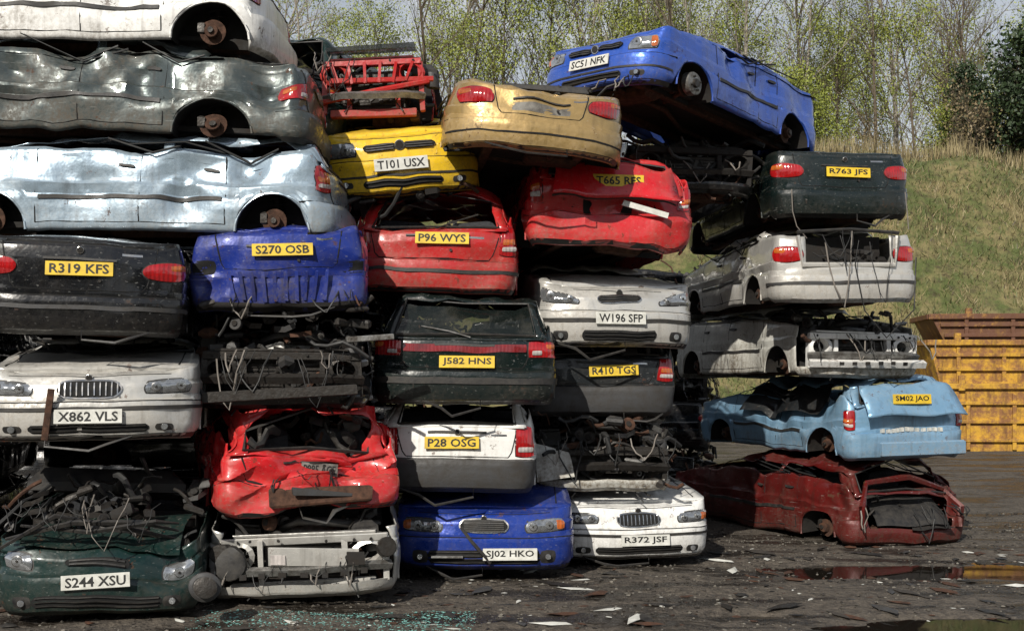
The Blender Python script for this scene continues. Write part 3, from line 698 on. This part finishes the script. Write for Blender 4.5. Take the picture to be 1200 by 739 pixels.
c.rect('tail_light_bar',-.60,.60,.50,.575,REDD,off=.016,k=.05,nu=20); c.tail([(.62,.45),(.98,.45),(.98,.60),(.62,.60)],True,True,REDL,.15)
c.plate('J582 HNS',.02,.41,True,0); c.bootlines(.6,.345); c.rect('bumper_strip',-1.1,1.1,.19,.25,BLACK,off=.018,k=.05,nu=24,nv=1)
c.tube('rear_wiper',[V((.05,.1,.64)),V((-.15,.15,.70)),V((-.42,.2,.74))],.008,BLACK,5)
c.finish(HB,(-.45,10.75,1.72),1,0,.5)
c=Car('rear','hatch',3.9,1.64,pm=P_red,seed=24,gh=.28,a=(.03,.012,.05),dents=[((-.4,.1,.9),.4,(0,.05,-.08)),((.5,.0,.2),.3,(0,.06,0))])
c.tail([(.66,.38),(.88,.38),(.88,.66),(.70,.66)],True,True); c.plate('P96 WYS',.06,.52,True,0); c.bootlines(.6,.33); c.rect('bumper_strip',-1.1,1.1,.19,.225,BLACK,off=.016,k=.05,nu=24,nv=1); c.tube('rear_wiper',[V((0,.1,.64)),V((.2,.16,.72)),V((.4,.22,.78))],.008,BLACK,5)
redhatch=c.finish(HB,(-.75,11.1,2.80),1,0,1)
c=Car('rear','saloon',4.2,1.78,pm=P_gold,seed=25,gh=.16,D=.58,nexp=2.6,a=(.04,.015,.06),dents=[((.0,.5,.8),.5,(0,.0,-.14)),((.2,.15,.75),.3,(0,.05,-.08)),((-.3,.3,.78),.25,(0,0,-.08))],hz=.88,crown=.08)
c.tail([(.46,.50),(.88,.49),(.96,.69),(.50,.67)],True,False,REDL,.55); c.bootlines(.42,.40); c.rect('bumper_strip',-1.0,1.0,.16,.18,SEAM,off=.01,k=.05,nu=24,nv=1)
c.rect('number_plate_recess',-.29,.29,.44,.56,GPL,off=.006,k=.15); c.engine(30,.6,1.1,.78,.92,.6,False,[DARK,BLACK,DARK])
c.box('roof_rubble',V((.1,.9,.92)),(.9,.5,.08),BLACK,Matrix.Rotation(R(4),3,'Y'),ch=.4)
c.finish(SA,(.26,10.7,4.09),8,-2,5)

# ------------------------------------------------------------------ column D
c=Car('front','saloon',4.3,1.68,pm=P_white,seed=31,gh=.05,a=(.02,.01,.015))
c.headlight([(.44,.37),(.86,.385),(.86,.49),(.46,.47)],2,'out'); c.grille(.46,.35,.48,11,CHROME,.75,True); c.badge(.505); c.bonnet_line(); c.bumper_line()
c.rect('bumper_strip',-1.1,1.1,.245,.27,BLACK,off=.016,k=.05,nu=24,nv=1); c.intake(.95,.06,.14,.6,3); c.plate('R372 JSF',.05,.205,False,0)
c.finish(SA,(1.33,12.0,.08),10,0,0)
c=Car('front','hatch',4.0,1.5,pm=P_cream,seed=32,gh=.1,a=(.05,.03,.04),skip=lambda p,y,z:(y<.5 and z>.1),tops=(False,True),roof=False)
c.frame(DMET,.4); c.engine(140,.0,.8,.02,.8,.68,True,[DMET,DMET,BLACK,RUST,ALU,ALU,BLACK,GREYP]); c.wires(8,-.6,.6,.6,.5,-.05)
c.quadstrip('torn_wing',V((-.72,.0,.12)),V((-.36,-.06,.16)),V((-.74,.05,.5)),V((-.40,.0,.42)),P_cream,7,6,.04)
c.finish(WR,(.98,11.9,.80),5,0,0)
c=Car('rear','hatch',4.1,1.6,pm=P_dkgrey,seed=33,gh=.08,a=(.03,.015,.04),bm=GREYP)
c.tail([(.60,.36),(.82,.36),(.80,.62),(.64,.62)],True,True); c.plate('R410 TGS',.12,.48,True,2); c.bootlines(.55,.34); c.engine(14,.1,.3,.66,.8,.5,False,[DARK,BLACK])
c.finish(HB,(.96,12.0,1.57),4,0,0)
c=Car('front','hatch',4.1,1.70,pm=P_silver,seed=34,gh=.10,D=.5,a=(.02,.01,.025),hz=1.1,dents=[((0,1.2,.75),.5,(0,0,-.06))])
c.headlight([(.42,.385),(.86,.42),(.92,.56),(.46,.455)],2,None); c.grille(.46,.41,.475,3,CHROME,.6,slat=BLACK,bw=.01); c.badge(.50,0,.035); c.bonnet_line(.53,.5); c.bumper_line(.33)
c.rect('bumper_strip',-1.1,1.1,.225,.26,BLACK,off=.014,k=.05,nu=24,nv=1); c.intake(.8,.05,.15,.62,3); c.plate('W196 SFP',.0,.255,False,1)
silv=c.finish(HB,(1.10,11.74,2.29),9,0,1.5)
c=Car('rear','hatch',4.1,1.70,pm=P_red2,seed=35,gh=.14,a=(.05,.025,.09),dents=[((0,.0,.42),.35,(0,.12,0)),((.6,.1,.7),.3,(0,.1,-.05)),((-.5,.1,.2),.3,(0,.08,0))],hz=1.06)
c.rect('dark_recess',-.58,.58,.325,.46,SEAM,off=.004,k=.2,nu=16)
c.tail([(.74,.44),(.90,.44),(.92,.68),(.80,.70)],True,True); c.bumper_line(); c.box('torn_trim',V((.3,-.06,.36)),(.45,.02,.06),WPL,Matrix.Rotation(R(14),3,'Y'))
c.quadstrip('tailgate_panel',V((-.64,-.10,.48)),V((.68,-.10,.48)),V((-.60,.08,.82)),V((.60,.08,.84)),P_red2,8,12); c.badge(.76,0,.03)
c.plate('T665 RFS',.02,.66,True,3,off=.16)
c.line([(-.62,.475),(.62,.475)],.014,'tailgate_edge',BLACK,16,.15)
c.finish(HB,(1.0,11.44,3.26),10,0,3)
c=Car('front','hatch',3.8,1.62,pm=P_micra,seed=36,gh=.12,D=.5,a=(.025,.01,.03),hub=True,dents=[((.8,2.2,.45),.4,(-.09,0,0)),((0,3.2,.8),.6,(0,0,-.12)),((.8,1.6,.75),.3,(-.05,0,-.08)),((.8,3.2,.6),.3,(-.06,0,-.05))])
micra_face(c,'SC51 NFK'); c.hub_drum(c.arch[0],1); c.wires(4,-.5,.5,.1,.25)
c.finish(HB,(.81,12.2,5.02),-42,-4.5,1)
c=Car('front','hatch',3.9,1.55,pm=P_black,seed=37,gh=.1,a=(.06,.03,.05),skip=lambda p,y,z:(y<.4 and z>.1),tops=(False,True),roof=False)
c.frame(DARK,.5);c.engine(70,.1,.8,.05,.7,.7,True,[DARK,DARK,BLACK,RUST]);c.wires(6); c.finish(WR,(2.1,13.2,4.1),6,0,1)

# ------------------------------------------------------------------ column E
c=Car('rear','hatch',4.3,1.78,pm=P_dkred,seed=41,gh=.18,a=(.06,.03,.09),skip=lambda p,y,z:(y<.4 and .18<z and abs(p)<.62),dents=[((-.8,.4,.6),.4,(.15,0,-.1)),((.7,.1,.8),.4,(0,.2,-.2)),((-.8,2.2,.5),.5,(.08,0,0))],hz=1.02)
c.box('boot_interior',V((0,.9,.3)),(1.3,.06,.6),DARK); c.box('boot_floor',V((0,.5,.16)),(1.3,.7,.04),RUST)
c.quadstrip('torn_liner',V((-.5,.05,.22)),V((.5,-.02,.25)),V((-.45,.6,.58)),V((.6,.5,.50)),BLACK,8,10,.08); c.quadstrip('torn_liner',V((-.1,-.05,.2)),V((.55,-.05,.2)),V((.1,.2,.40)),V((.62,.2,.42)),DARK,8,8,-.05); c.wires(6,-.7,.7,.5,.5)
c.tube('tailgate_frame',[V((-.72,.05,.2)),V((-.74,.06,.5)),V((-.6,.15,.74)),V((.1,.2,.78)),V((.66,.15,.74)),V((.74,.05,.45)),V((.7,.03,.18))],.035,P_dkred,6)
c.engine(26,.2,.7,.15,.5,.6,False,[RUST,DARK,BLACK]); c.finish(HB,(4.72,13.5,.02),22,0,0)
c=Car('rear','hatch',4.1,1.62,pm=P_ltblue,seed=42,gh=.20,a=(.05,.025,.06),dents=[((-.8,.8,.8),.4,(.12,0,-.12)),((0,0,.3),.4,(0,.07,0)),((-.8,1.9,.7),.4,(.14,0,-.14))],hz=1.0)
c.quadstrip('tailgate_panel',V((-.66,-.06,.50)),V((.70,-.06,.52)),V((-.60,.20,.90)),V((.60,.20,.92)),P_ltblue,8,12); c.plate('SM02 JAO',.0,.70,True,-1,off=.17)
c.rect('dark_recess',-.6,.6,.36,.50,SEAM,off=.003,k=.2,nu=16); c.tail([(.70,.36),(.90,.36),(.90,.60),(.74,.60)],True,True)
for k in range(12): c.box('bumper_beam',V((-.4+k*.07,.02,.33)),(.03,.05,.05),WPL)
c.box('panel',V((.1,-.03,.12)),(1.1,.05,.16),P_ltblue,ch=.3); c.box('panel',V((.1,-.06,.12)),(.4,.02,.07),WHL)
c.quadstrip('crushed_roof_sheet',V((-.85,.7,.62)),V((-.9,2.6,.55)),V((-.6,.8,.98)),V((-.55,2.5,.9)),P_dkgrey,8,16,.05); c.finish(HB,(4.72,13.5,1.03),17,0,-1)
c=Car('front','saloon',4.2,1.60,pm=P_cream,seed=43,gh=.12,a=(.03,.015,.03),skip=lambda p,y,z:(y<.45 and z>.1 and abs(p)<.9),tops=(False,True),dents=[((-.8,1.6,.5),.4,(.08,0,0))])
c.frame(P_white,.48); c.engine(90,.15,.9,.1,.72,.66); c.wires(8,-.7,.7,.5,.45); c.tube('bumper_beam',[V((-.75,.02,.16)),V((0,-.06,.16)),V((.75,.02,.16))],.05,P_white,4)
for k in range(6): c.box('bumper_beam',V((-.4+k*.16,-.12,.16)),(.05,.02,.04),DARK)
c.finish(WR,(4.18,13.5,1.98),14,0,0)
c=Car('rear','saloon',4.2,1.72,pm=P_silver,seed=44,gh=.16,a=(.03,.015,.03),tops=(False,True),skip=lambda p,y,z:(y<.3 and z>.40 and abs(p)<.52),dents=[((-.8,1.5,.5),.4,(.08,0,0))])
c.tail([(.54,.46),(.95,.46),(.95,.64),(.56,.62)],True,False,k=.7); c.box('boot_interior',V((0,.75,.5)),(1.3,.05,.6),DARK); c.tube('boot_frame',[V((-.6,.1,.74)),V((-.55,.08,.42)),V((.55,.08,.42)),V((.6,.1,.74))],.03,P_silver,6)
c.tube('boot_frame',[V((-.6,.12,.79)),V((0,.1,.83)),V((.62,.12,.78))],.022,BLACK,6)
c.rect('bumper_strip',-1.1,1.1,.20,.235,GREYP,off=.016,k=.05,nu=24,nv=1); c.wires(5,-.3,.7,.8,.9); c.engine(24,.15,.6,.3,.62,.55,False,[DARK,BLACK,DMET])
c.tube('loose_wires',[V((.1,.05,.7)),V((0,-.06,.4)),V((.1,-.08,-.1)),V((.35,-.08,-.4)),V((.7,-.05,-.1)),V((.78,.02,.5))],.008,WIRE,5)
c.finish(SA,(3.82,12.9,2.83),7,0,-1)
c=Car('rear','saloon',4.2,1.66,pm=P_saab,seed=45,gh=.16,a=(.025,.01,.02),glass=True)
c.tail([(.50,.46),(.95,.46),(.95,.63),(.50,.62)],True,False,k=.8); c.plate('R763 JFS',.03,.53,True,-1); c.bootlines(.55,.36); c.badge(.69)
c.tube('loose_strap',[V((-.66,-.02,.3)),V((-.67,-.05,.05)),V((-.62,-.04,-.12)),V((-.5,-.03,-.25))],.006,WIREC,5)
c.tube('loose_strap',[V((.70,0,.3)),V((.71,-.04,.0)),V((.72,-.04,-.15))],.006,WIREC,5)
c.finish(SA,(3.84,13.2,3.82),6,0,0)

# filler cars added behind the stacks to block background and darken the gaps
rr=random.Random(4)
for ix,x in enumerate((-9.2,-5.0,-.8,3.35)):
    for lv in range(6 if ix<3 else 5):
        s0=(escort,wreckC)[(ix+lv)%2]; nm=s0.name.split('.')[0]
        clone(s0,nm,(x+rr.uniform(-.1,.1),19.4+rr.uniform(-.15,.15),.05+lv*.74),90+rr.uniform(-2,2),0,0)
for lv in range(5):
    s0=[escort,wreckC,escort,wreckC,escort][lv]; clone(s0,s0.name.split('.')[0],(-5.6+rr.uniform(-.1,.1),10.4,.05+lv*.84),16+rr.uniform(-2,2))
for (z,w) in ((0,88),(.84,92),(1.68,90),(2.4,90)): clone(wreckC if z in (.84,2.4) else escort,SA if z not in(.84,2.4) else WR,(-1.6,14.3,z+.05),w)

# ------------------------------------------------------------------ ground
PUD=[(5.0,11.9,2.5,.6),(3.9,9.2,1.6,.38),(1.9,9.6,.5,.12)]
def gz(x,y):
    z=0
    if y<30:
        z=noise.noise(V((x*.5,y*.5,0)))*.014+noise.noise(V((x*2.2,y*2.2,3)))*.018+noise.noise(V((x*8,y*8,7)))*.014+noise.noise(V((x*.35,y*3.2+x*.2,4)))*.022
    for (px,py,a,b) in PUD:
        q=((x-px)/a)**2+((y-py)/b)**2+noise.noise(V((x*1.6,y*3,9)))*.5
        if q<4: z-=.09*math.exp(-max(q,0)**1.5)
    if y>20: z+=(y-20)*.015*min(1,(y-20)/4)
    t=sstep(31.5,43,y+noise.noise(V((x*.12,0,5)))*2)
    t2=sstep(-16,-30,y)  # unseen bank behind camera, added to cut ambient light and darken reflections
    z+=t*9.6+(noise.noise(V((x*.3,y*.3,2)))*.9*t if t>0 else 0)+t2*5
    return z
def rng(a,b,st):
    o=[];x=a
    while x<b-1e-6: o.append(x); x+=st
    return o
xs=rng(-400,-60,40)+rng(-60,-9,3)+rng(-9,9,.075)+rng(9,26,.45)+rng(26,80,3)+rng(80,441,40)
ys=rng(-300,-60,60)+rng(-60,6,3)+rng(6,14.5,.055)+rng(14.5,30,.5)+rng(30,46,.4)+rng(46,90,4)+rng(90,900,90)
nx=len(xs)
me=bpy.data.meshes.new('ground'); me.from_pydata([(x,y,gz(x,y)) for y in ys for x in xs],[],[(j*nx+i,j*nx+i+1,(j+1)*nx+i+1,(j+1)*nx+i) for j in range(len(ys)-1) for i in range(nx-1)])
me.polygons.foreach_set('use_smooth',[True]*len(me.polygons))
g=bpy.data.objects.new('ground',me); scene.collection.objects.link(g)
m,nt,b=newmat('gravel_and_grass'); co=nd(nt,'ShaderNodeTexCoord').outputs['Object']
sp=nd(nt,'ShaderNodeSeparateXYZ'); nt.links.new(co,sp.inputs[0])
n1=noise_node(nt,co,1.1,5,.65,(0,0,0),(.45,1.5,1)); n2=noise_node(nt,co,9,5,.7); n3=noise_node(nt,co,45,4,.7)
vo=nd(nt,'ShaderNodeTexVoronoi'); vo.inputs['Scale'].default_value=24; nt.links.new(co,vo.inputs['Vector'])
wet=mrange(nt,n1,.48,.57)
gc=mixc(nt,mrange(nt,n2,.35,.7),(.038,.031,.025),(.12,.10,.078)); gc=mixc(nt,mrange(nt,n3,.55,.75,0,.7),gc,(.22,.19,.155))
gc=mixc(nt,mth(nt,'MULTIPLY',wet,.82),gc,(.012,.010,.008))
gr=mixc(nt,mrange(nt,noise_node(nt,co,.9,5,.7),.4,.6),(.08,.10,.028),(.20,.165,.075)); gr=mixc(nt,mrange(nt,noise_node(nt,co,4,5,.7),.48,.72),gr,(.05,.04,.02))
isg=mrange(nt,mth(nt,'ADD',sp.outputs[2],mth(nt,'MULTIPLY',n2,.3)),.45,.7)
nt.links.new(mixc(nt,isg,gc,gr),b.inputs['Base Color'])
nt.links.new(mth(nt,'MAXIMUM',mrange(nt,wet,0,1,.85,.28),isg),b.inputs['Roughness'])
p=bump(nt,n2,.9,.06,b); bump(nt,vo.outputs['Distance'],.6,.02,b,p)
me.materials.append(m)
mw,nt,b=newmat('puddle_water'); b.inputs['Base Color'].default_value=(.012,.010,.008,1); b.inputs['IOR'].default_value=1.4
co=nd(nt,'ShaderNodeTexCoord').outputs['Object']; nt.links.new(mrange(nt,noise_node(nt,co,3,3,.6),.4,.7,.02,.07),b.inputs['Roughness'])
for (px,py,a,bb) in PUD:
    me=bpy.data.meshes.new('puddle'); N=24
    me.from_pydata([(px+a*1.4*math.cos(2*math.pi*k/N),py+bb*1.5*math.sin(2*math.pi*k/N),-.038) for k in range(N)],[],[tuple(range(N))]); me.materials.append(mw)
    o=bpy.data.objects.new('puddle',me); scene.collection.objects.link(o)
def scatter(name,mat_list,n,xr,yr,sr,seed,flat=.6,el=1):
    r=random.Random(seed);vs=[];fs=[];mi=[]
    for i in range(n):
        x=r.uniform(*xr);y=r.uniform(*yr); s0=sr[0]*(sr[1]/sr[0])**(r.random()**2.2); z=gz(x,y)+s0*.15
        if noise.noise(V((x*.9,y*1.6,seed)))+r.gauss(0,.3)<-.1: continue
        o=len(vs);a=r.uniform(0,6.28);ca,sa=math.cos(a),math.sin(a);e_=r.uniform(1,el)
        for d in ((1,0,0),(0,1,0),(-1,0,0),(0,-1,0),(0,0,1),(0,0,-1),(.6,.6,.5),(-.6,-.6,.5)):
            k=s0*r.uniform(.6,1.15); dx=d[0]*k*e_;dy=d[1]*k; vs.append((x+dx*ca-dy*sa,y+dx*sa+dy*ca,z+d[2]*k*flat))
        for f in ((0,6,4),(0,1,6),(6,1,4),(1,2,4),(2,7,4),(2,3,7),(7,3,4),(3,0,4),(1,0,5),(2,1,5),(3,2,5),(0,3,5)): fs.append(tuple(o+q for q in f)); 
        mi+= [r.randrange(len(mat_list))]*12
    me=bpy.data.meshes.new(name); me.from_pydata(vs,[],fs)
    for mm in mat_list: me.materials.append(mm)
    me.polygons.foreach_set('material_index',mi); o=bpy.data.objects.new(name,me); scene.collection.objects.link(o)
ST=[simple('stone_a',(.10,.088,.072),.8,0,.5,20),simple('stone_b',(.045,.038,.032),.7,0,.5,20),simple('stone_c',(.18,.165,.14),.85,0,.5,20)]
scatter('gravel',ST+[ST[1]],36000,(-5,8),(8.0,17),(.005,.028),3)
SH=simple('glass_shard',(.22,.48,.44),.1,0,.4,20,None,0)
scatter('broken_glass',[SH,SH,SH,ST[0]],3200,(-2.6,-.3),(8.9,9.75),(.006,.018),5,.3)
scatter('scrap_debris',[RUST,BLACK,GREYP,ST[1],RUST,BLACK,DMET,WPL],2000,(-4.5,5.8),(9.0,13.6),(.01,.085),6,.25,4)

# ------------------------------------------------------------------ skips
def skipmat(name,base,rustc,lo,hi):
    m,nt,b=newmat(name); co=nd(nt,'ShaderNodeTexCoord').outputs['Object']
    f=mrange(nt,noise_node(nt,co,2.6,5,.78),lo,hi); st=mrange(nt,noise_node(nt,co,5,4,.7,(0,0,0),(1,1,.15)),.5,.66,0,.7)
    c=mixc(nt,f,base,rustc); c=mixc(nt,st,c,tuple(x*.5 for x in rustc)); nt.links.new(c,b.inputs['Base Color']); b.inputs['Roughness'].default_value=.65
    bump(nt,noise_node(nt,co,3,4,.6),.5,.06,b); return m
YSK=skipmat('skip_yellow',(.50,.28,.025),(.22,.10,.035),.42,.58); OSK=skipmat('skip_rust',(.11,.045,.022),(.28,.14,.03),.54,.64)
def skip(loc,Lx,Ly,H,mat,yaw=0,slope=.35):
    e=bpy.data.objects.new('waste_skip',None); scene.collection.objects.link(e); e.location=loc; e.rotation_euler=(0,0,R(yaw))
    def mk(name,vs,fs,mt):
        me=bpy.data.meshes.new(name); me.from_pydata(vs,[],fs); me.materials.append(mt); o=bpy.data.objects.new(name,me); scene.collection.objects.link(o); o.parent=e
        md=o.modifiers.new('b','BEVEL'); md.width=.012; md.segments=2
    def bx(name,c,s,mt):
        x,y,z=c;a,b_,d=[q/2 for q in s]
        mk(name,[(x+i*a,y+j*b_,z+k*d) for k in(-1,1) for i,j in((-1,-1),(1,-1),(1,1),(-1,1))],[(3,2,1,0),(4,5,6,7)]+[(k,(k+1)%4,(k+1)%4+4,k+4) for k in range(4)],mt)
    t=.05
    mk('tub',[(slope,0,0),(Lx-slope,0,0),(Lx,0,H),(0,0,H),(slope,Ly,0),(Lx-slope,Ly,0),(Lx,Ly,H),(0,Ly,H),
              (slope+t,t,t),(Lx-slope-t,t,t),(Lx-t,t,H),(t,t,H),(slope+t,Ly-t,t),(Lx-slope-t,Ly-t,t),(Lx-t,Ly-t,H),(t,Ly-t,H)],
       [(0,1,2,3),(5,4,7,6),(4,0,3,7),(1,5,6,2),(0,4,5,1),(9,8,11,10),(12,13,14,15),(8,12,15,11),(13,9,10,14),(8,9,13,12),(3,2,10,11),(2,6,14,10),(6,7,15,14),(7,3,11,15)],mat)
    bx('rim',(Lx/2,-.03,H-.06),(Lx+.1,.14,.14),mat); bx('rim',(Lx/2,Ly+.03,H-.06),(Lx+.1,.14,.14),mat); bx('rim',(-.0,Ly/2,H-.06),(.14,Ly-.1,.13),mat)
    for k,z in enumerate((.18,.45,.72)): bx('rib',(Lx/2,-.045,H*z),(Lx-slope*2+slope*z*1.4,.09,.09),mat)
    x=slope+.4
    while x<Lx-slope: bx('stiffener',(x,-.035,H*.45),(.10,.066,H*.82),mat); x+=1.15
    r2=random.Random(int(loc[2]*10))
    for k in range(4): bx('lifting_lug',(.8+k*2+r2.uniform(-.3,.3),-.06,H+.02),(.16,.10,.22+r2.random()*.2),mat)
skip((10.9,29.5,.1),7.5,2.2,1.75,YSK,-4)
skip((10.7,29.6,1.62),7.4,2.1,1.35,YSK,-2)
skip((10.85,29.9,2.65),7.4,2.1,1.0,OSK,-7,.5)

# ------------------------------------------------------------------ vegetation
BARK=simple('birch_bark',(.34,.31,.26),.85,0,.6,6,(.09,.07,.05)); BARK2=simple('brown_bark',(.12,.095,.065),.9,0,.5,6,(.06,.045,.03))
def leafmat(name,a,b_):
    m,nt,b=newmat(name); co=nd(nt,'ShaderNodeTexCoord').outputs['Object']
    nt.links.new(mixc(nt,mrange(nt,noise_node(nt,co,1.3,4,.7),.35,.65),a,b_),b.inputs['Base Color']); b.inputs['Roughness'].default_value=.6
    return m
LF=leafmat('spring_leaves',(.27,.30,.045),(.15,.19,.03)); LFD=leafmat('ivy_leaves',(.035,.06,.02),(.018,.035,.012)); LFB=leafmat('dry_leaves',(.22,.17,.09),(.13,.10,.05))
def tree(name,seed,h,nl,lsize,bark,leaf,spread=.5,r0=.11,cnt=(16,7,5),low=.25):
    r=random.Random(seed);vs=[];fs=[];mi=[]
    def tube(pts,rs,n):
        o=len(vs)
        for i,p in enumerate(pts):
            d=(pts[min(i+1,len(pts)-1)]-pts[max(i-1,0)]).normalized(); u=d.cross(V((.3,.9,.2))).normalized(); w=d.cross(u)
            for k in range(n): a=2*math.pi*k/n; vs.append(p+(u*math.cos(a)+w*math.sin(a))*rs[i])
        for i in range(len(pts)-1):
            for k in range(n): fs.append((o+i*n+k,o+i*n+(k+1)%n,o+(i+1)*n+(k+1)%n,o+(i+1)*n+k)); mi.append(0)
    tips=[]
    def br(p,d,ln,rad,lv):
        ns=(8,5,3,2)[lv]; pts=[p];rs=[rad]
        for i in range(ns):
            d=(d+V((r.gauss(0,1),r.gauss(0,1),r.gauss(0,1)+.25))*(.05,.12,.16,.2)[lv]).normalized()
            p=p+d*ln/ns; pts.append(p); rs.append(max(.003,rad*(1-.85*(i+1)/ns)))
            if lv>=2: tips.append(p)
        tube(pts,rs,(8,5,3,3)[lv])
        if lv<3:
            for k in range(cnt[lv]):
                t=low+(1-low)*r.random() if lv==0 else .15+.85*r.random()
                i=min(ns-1,int(t*ns)); f=t*ns-i; q=pts[i].lerp(pts[i+1],f)
                ax=(pts[i+1]-pts[i]).normalized(); sd=V((r.gauss(0,1),r.gauss(0,1),r.gauss(0,.5))); sd=(sd-ax*sd.dot(ax)).normalized()
                nd_=(ax*(1-spread*.5)+sd*spread+V((0,0,.15))).normalized()
                br(q,nd_,ln*(.42,.5,.5)[lv]*(1.15-.6*t)*r.uniform(.7,1.2),rad*(.42,.5,.5)[lv]*(1.1-.6*t),lv+1)
    br(V((0,0,-.3)),V((r.gauss(0,.04),r.gauss(0,.04),1)),h,r0,0)
    cl=[r.choice(tips) for _ in range(max(1,nl//12))]
    for i in range(nl):
        t=r.choice(cl); q=t+V((r.gauss(0,1),r.gauss(0,1),r.gauss(0,1)))*.24
        a=V((r.gauss(0,1),r.gauss(0,1),r.gauss(0,1))).normalized()*lsize*r.uniform(.5,1.2); c_=a.cross(V((r.gauss(0,1),r.gauss(0,1),r.gauss(0,1)))).normalized()*lsize*.6
        o=len(vs); vs.extend([q-a,q+c_,q+a,q-c_]); fs.append((o,o+1,o+2,o+3)); mi.append(1)
    me=bpy.data.meshes.new(name); me.from_pydata(vs,[],fs); me.materials.append(bark); me.materials.append(leaf); me.polygons.foreach_set('material_index',mi)
    return me
T=[tree('birch_tree',1,11,3400,.05,BARK,LF,.55,.10,(15,6,4)),tree('birch_tree',2,12.5,2200,.05,BARK,LF,.45,.12,(15,6,4)),tree('bare_tree',3,11,300,.05,BARK2,LF,.6,.11,(16,6,4)),
   tree('young_tree',4,8,5600,.055,BARK2,LF,.6,.07,(16,7,4),.12),tree('bare_tree',5,10,0,.06,BARK2,LFB,.5,.10,(18,6,4),.2)]
SHR=[tree('ivy_bush',6,4.2,9000,.09,BARK2,LFD,.9,.07,(20,8,5),.03),tree('shrub',7,3.0,3600,.05,BARK2,LF,.9,.04,(20,8,4),.03),tree('shrub',8,2.6,900,.05,BARK2,LFB,.9,.04,(22,8,5),.03)]
r=random.Random(11)
def put(me,x,y,sc,name=None,parent=None,sink=0):
    o=bpy.data.objects.new(name or me.name.split('.')[0],me); scene.collection.objects.link(o); o.location=(x,y,gz(x,y)-sink); o.scale=(sc,sc,sc*r.uniform(.9,1.15)); o.rotation_euler=(r.uniform(-.05,.05),r.uniform(-.05,.05),r.uniform(0,6.28))
    if parent: o.parent=parent
wd=bpy.data.objects.new('woodland',None); scene.collection.objects.link(wd)
for i in range(58):
    x=r.uniform(3,34) if i<42 else r.uniform(-22,4); y=r.uniform(50,70)
    put(r.choice([T[1],T[2],T[3],T[4],T[3],T[0],T[4]]),x,y,r.uniform(.85,1.3),'tree',wd)
for i in range(54): put(r.choice(SHR[1:]),r.uniform(-18,30) if i<28 else r.uniform(8,28),r.uniform(44,54),r.uniform(.7,1.2),'undergrowth',wd)
for i in range(18):
    x=-11+i*1.85+r.uniform(-.6,.6); put(r.choice([T[0],T[1],T[4],T[0],T[4],T[3]]),x,r.uniform(43.5,48),r.uniform(.75,1.05))
put(SHR[0],20.0,44,1.25,'ivy_bush');put(SHR[0],18.6,46,.8,'ivy_bush')
unseen_woods=bpy.data.objects.new('woodland',None); scene.collection.objects.link(unseen_woods)  # unseen trees behind camera, added to darken reflections and lower ambient light
for i in range(26): put(r.choice([SHR[0],SHR[0],T[3]]),-42+i*3.3+r.uniform(-1,1),r.uniform(-32,-24),r.uniform(1.4,2.0),'tree',unseen_woods)
GRM=[leafmat('grass_green',(.12,.15,.04),(.07,.09,.028)),leafmat('grass_straw',(.33,.27,.14),(.18,.145,.07)),leafmat('dead_stalks',(.09,.065,.04),(.05,.038,.025))]
vs=[];fs=[];mi=[]
for i in range(64000):
    x=r.uniform(6,25); y=r.uniform(31.5,44.5); cl=noise.noise(V((x*.55,y*.55,1)))+.5*noise.noise(V((x*1.6,y*1.6,1)))
    if r.random()<.25-cl: continue
    top=y>42.0; h=r.uniform(.08,.30)*(3.0 if top else 1)*(1+max(0,cl)*.8); z=gz(x,y)-.03; a=r.uniform(0,6.28); w=.018; dx,dy=math.cos(a)*w,math.sin(a)*w; lx,ly=r.gauss(0,.12),r.gauss(0,.12)
    o=len(vs); vs.extend([(x-dx,y-dy,z),(x+dx,y+dy,z),(x+lx,y+ly,z+h)]); fs.append((o,o+1,o+2)); q=cl+r.gauss(0,.22); mi.append(2 if r.random()<.15 else (1 if (q>(.05 if not top else -.5)) else 0))
me=bpy.data.meshes.new('grass'); me.from_pydata(vs,[],fs); [me.materials.append(q) for q in GRM]; me.polygons.foreach_set('material_index',mi)
o=bpy.data.objects.new('grass',me); scene.collection.objects.link(o)

# ------------------------------------------------------------------ light, sky, camera
az=R(-24); el=R(35)
sd=V((math.sin(az)*math.cos(el),-math.cos(az)*math.cos(el),math.sin(el)))
sun=bpy.data.lights.new('sun','SUN'); sun.energy=5.0; sun.angle=R(.5); sun.color=(1,.94,.84)
so=bpy.data.objects.new('sun',sun); scene.collection.objects.link(so); so.rotation_euler=sd.to_track_quat('Z','Y').to_euler()
w=bpy.data.worlds.new('World'); scene.world=w; w.use_nodes=True; nt=w.node_tree; bg=nt.nodes['Background']
sk=nd(nt,'ShaderNodeTexSky'); sk.sky_type='NISHITA'; sk.sun_disc=False; sk.sun_elevation=el; sk.sun_rotation=math.atan2(sd.x,sd.y)
co=nd(nt,'ShaderNodeTexCoord').outputs['Generated']
sp=nd(nt,'ShaderNodeSeparateXYZ'); nt.links.new(co,sp.inputs[0])
cf=mrange(nt,noise_node(nt,co,2.6,5,.6,(0,0,0),(1,1,2.2)),.38,.62,.0,.75)
hz_=mrange(nt,sp.outputs[2],.55,.12,0,.85)
cf=mth(nt,'MAXIMUM',cf,hz_)
nt.links.new(mixc(nt,cf,sk.outputs[0],(10.8,11.1,11.4)),bg.inputs['Color']); bg.inputs['Strength'].default_value=.07
cam=bpy.data.cameras.new('camera'); cam.sensor_width=36; cam.lens=40.5; cam.shift_y=.0629; cam.clip_end=3000
cobj=bpy.data.objects.new('camera',cam); scene.collection.objects.link(cobj); cobj.location=(0,0,1.95); cobj.rotation_euler=(R(90),0,0)
scene.camera=cobj
print('done',len(bpy.data.objects))
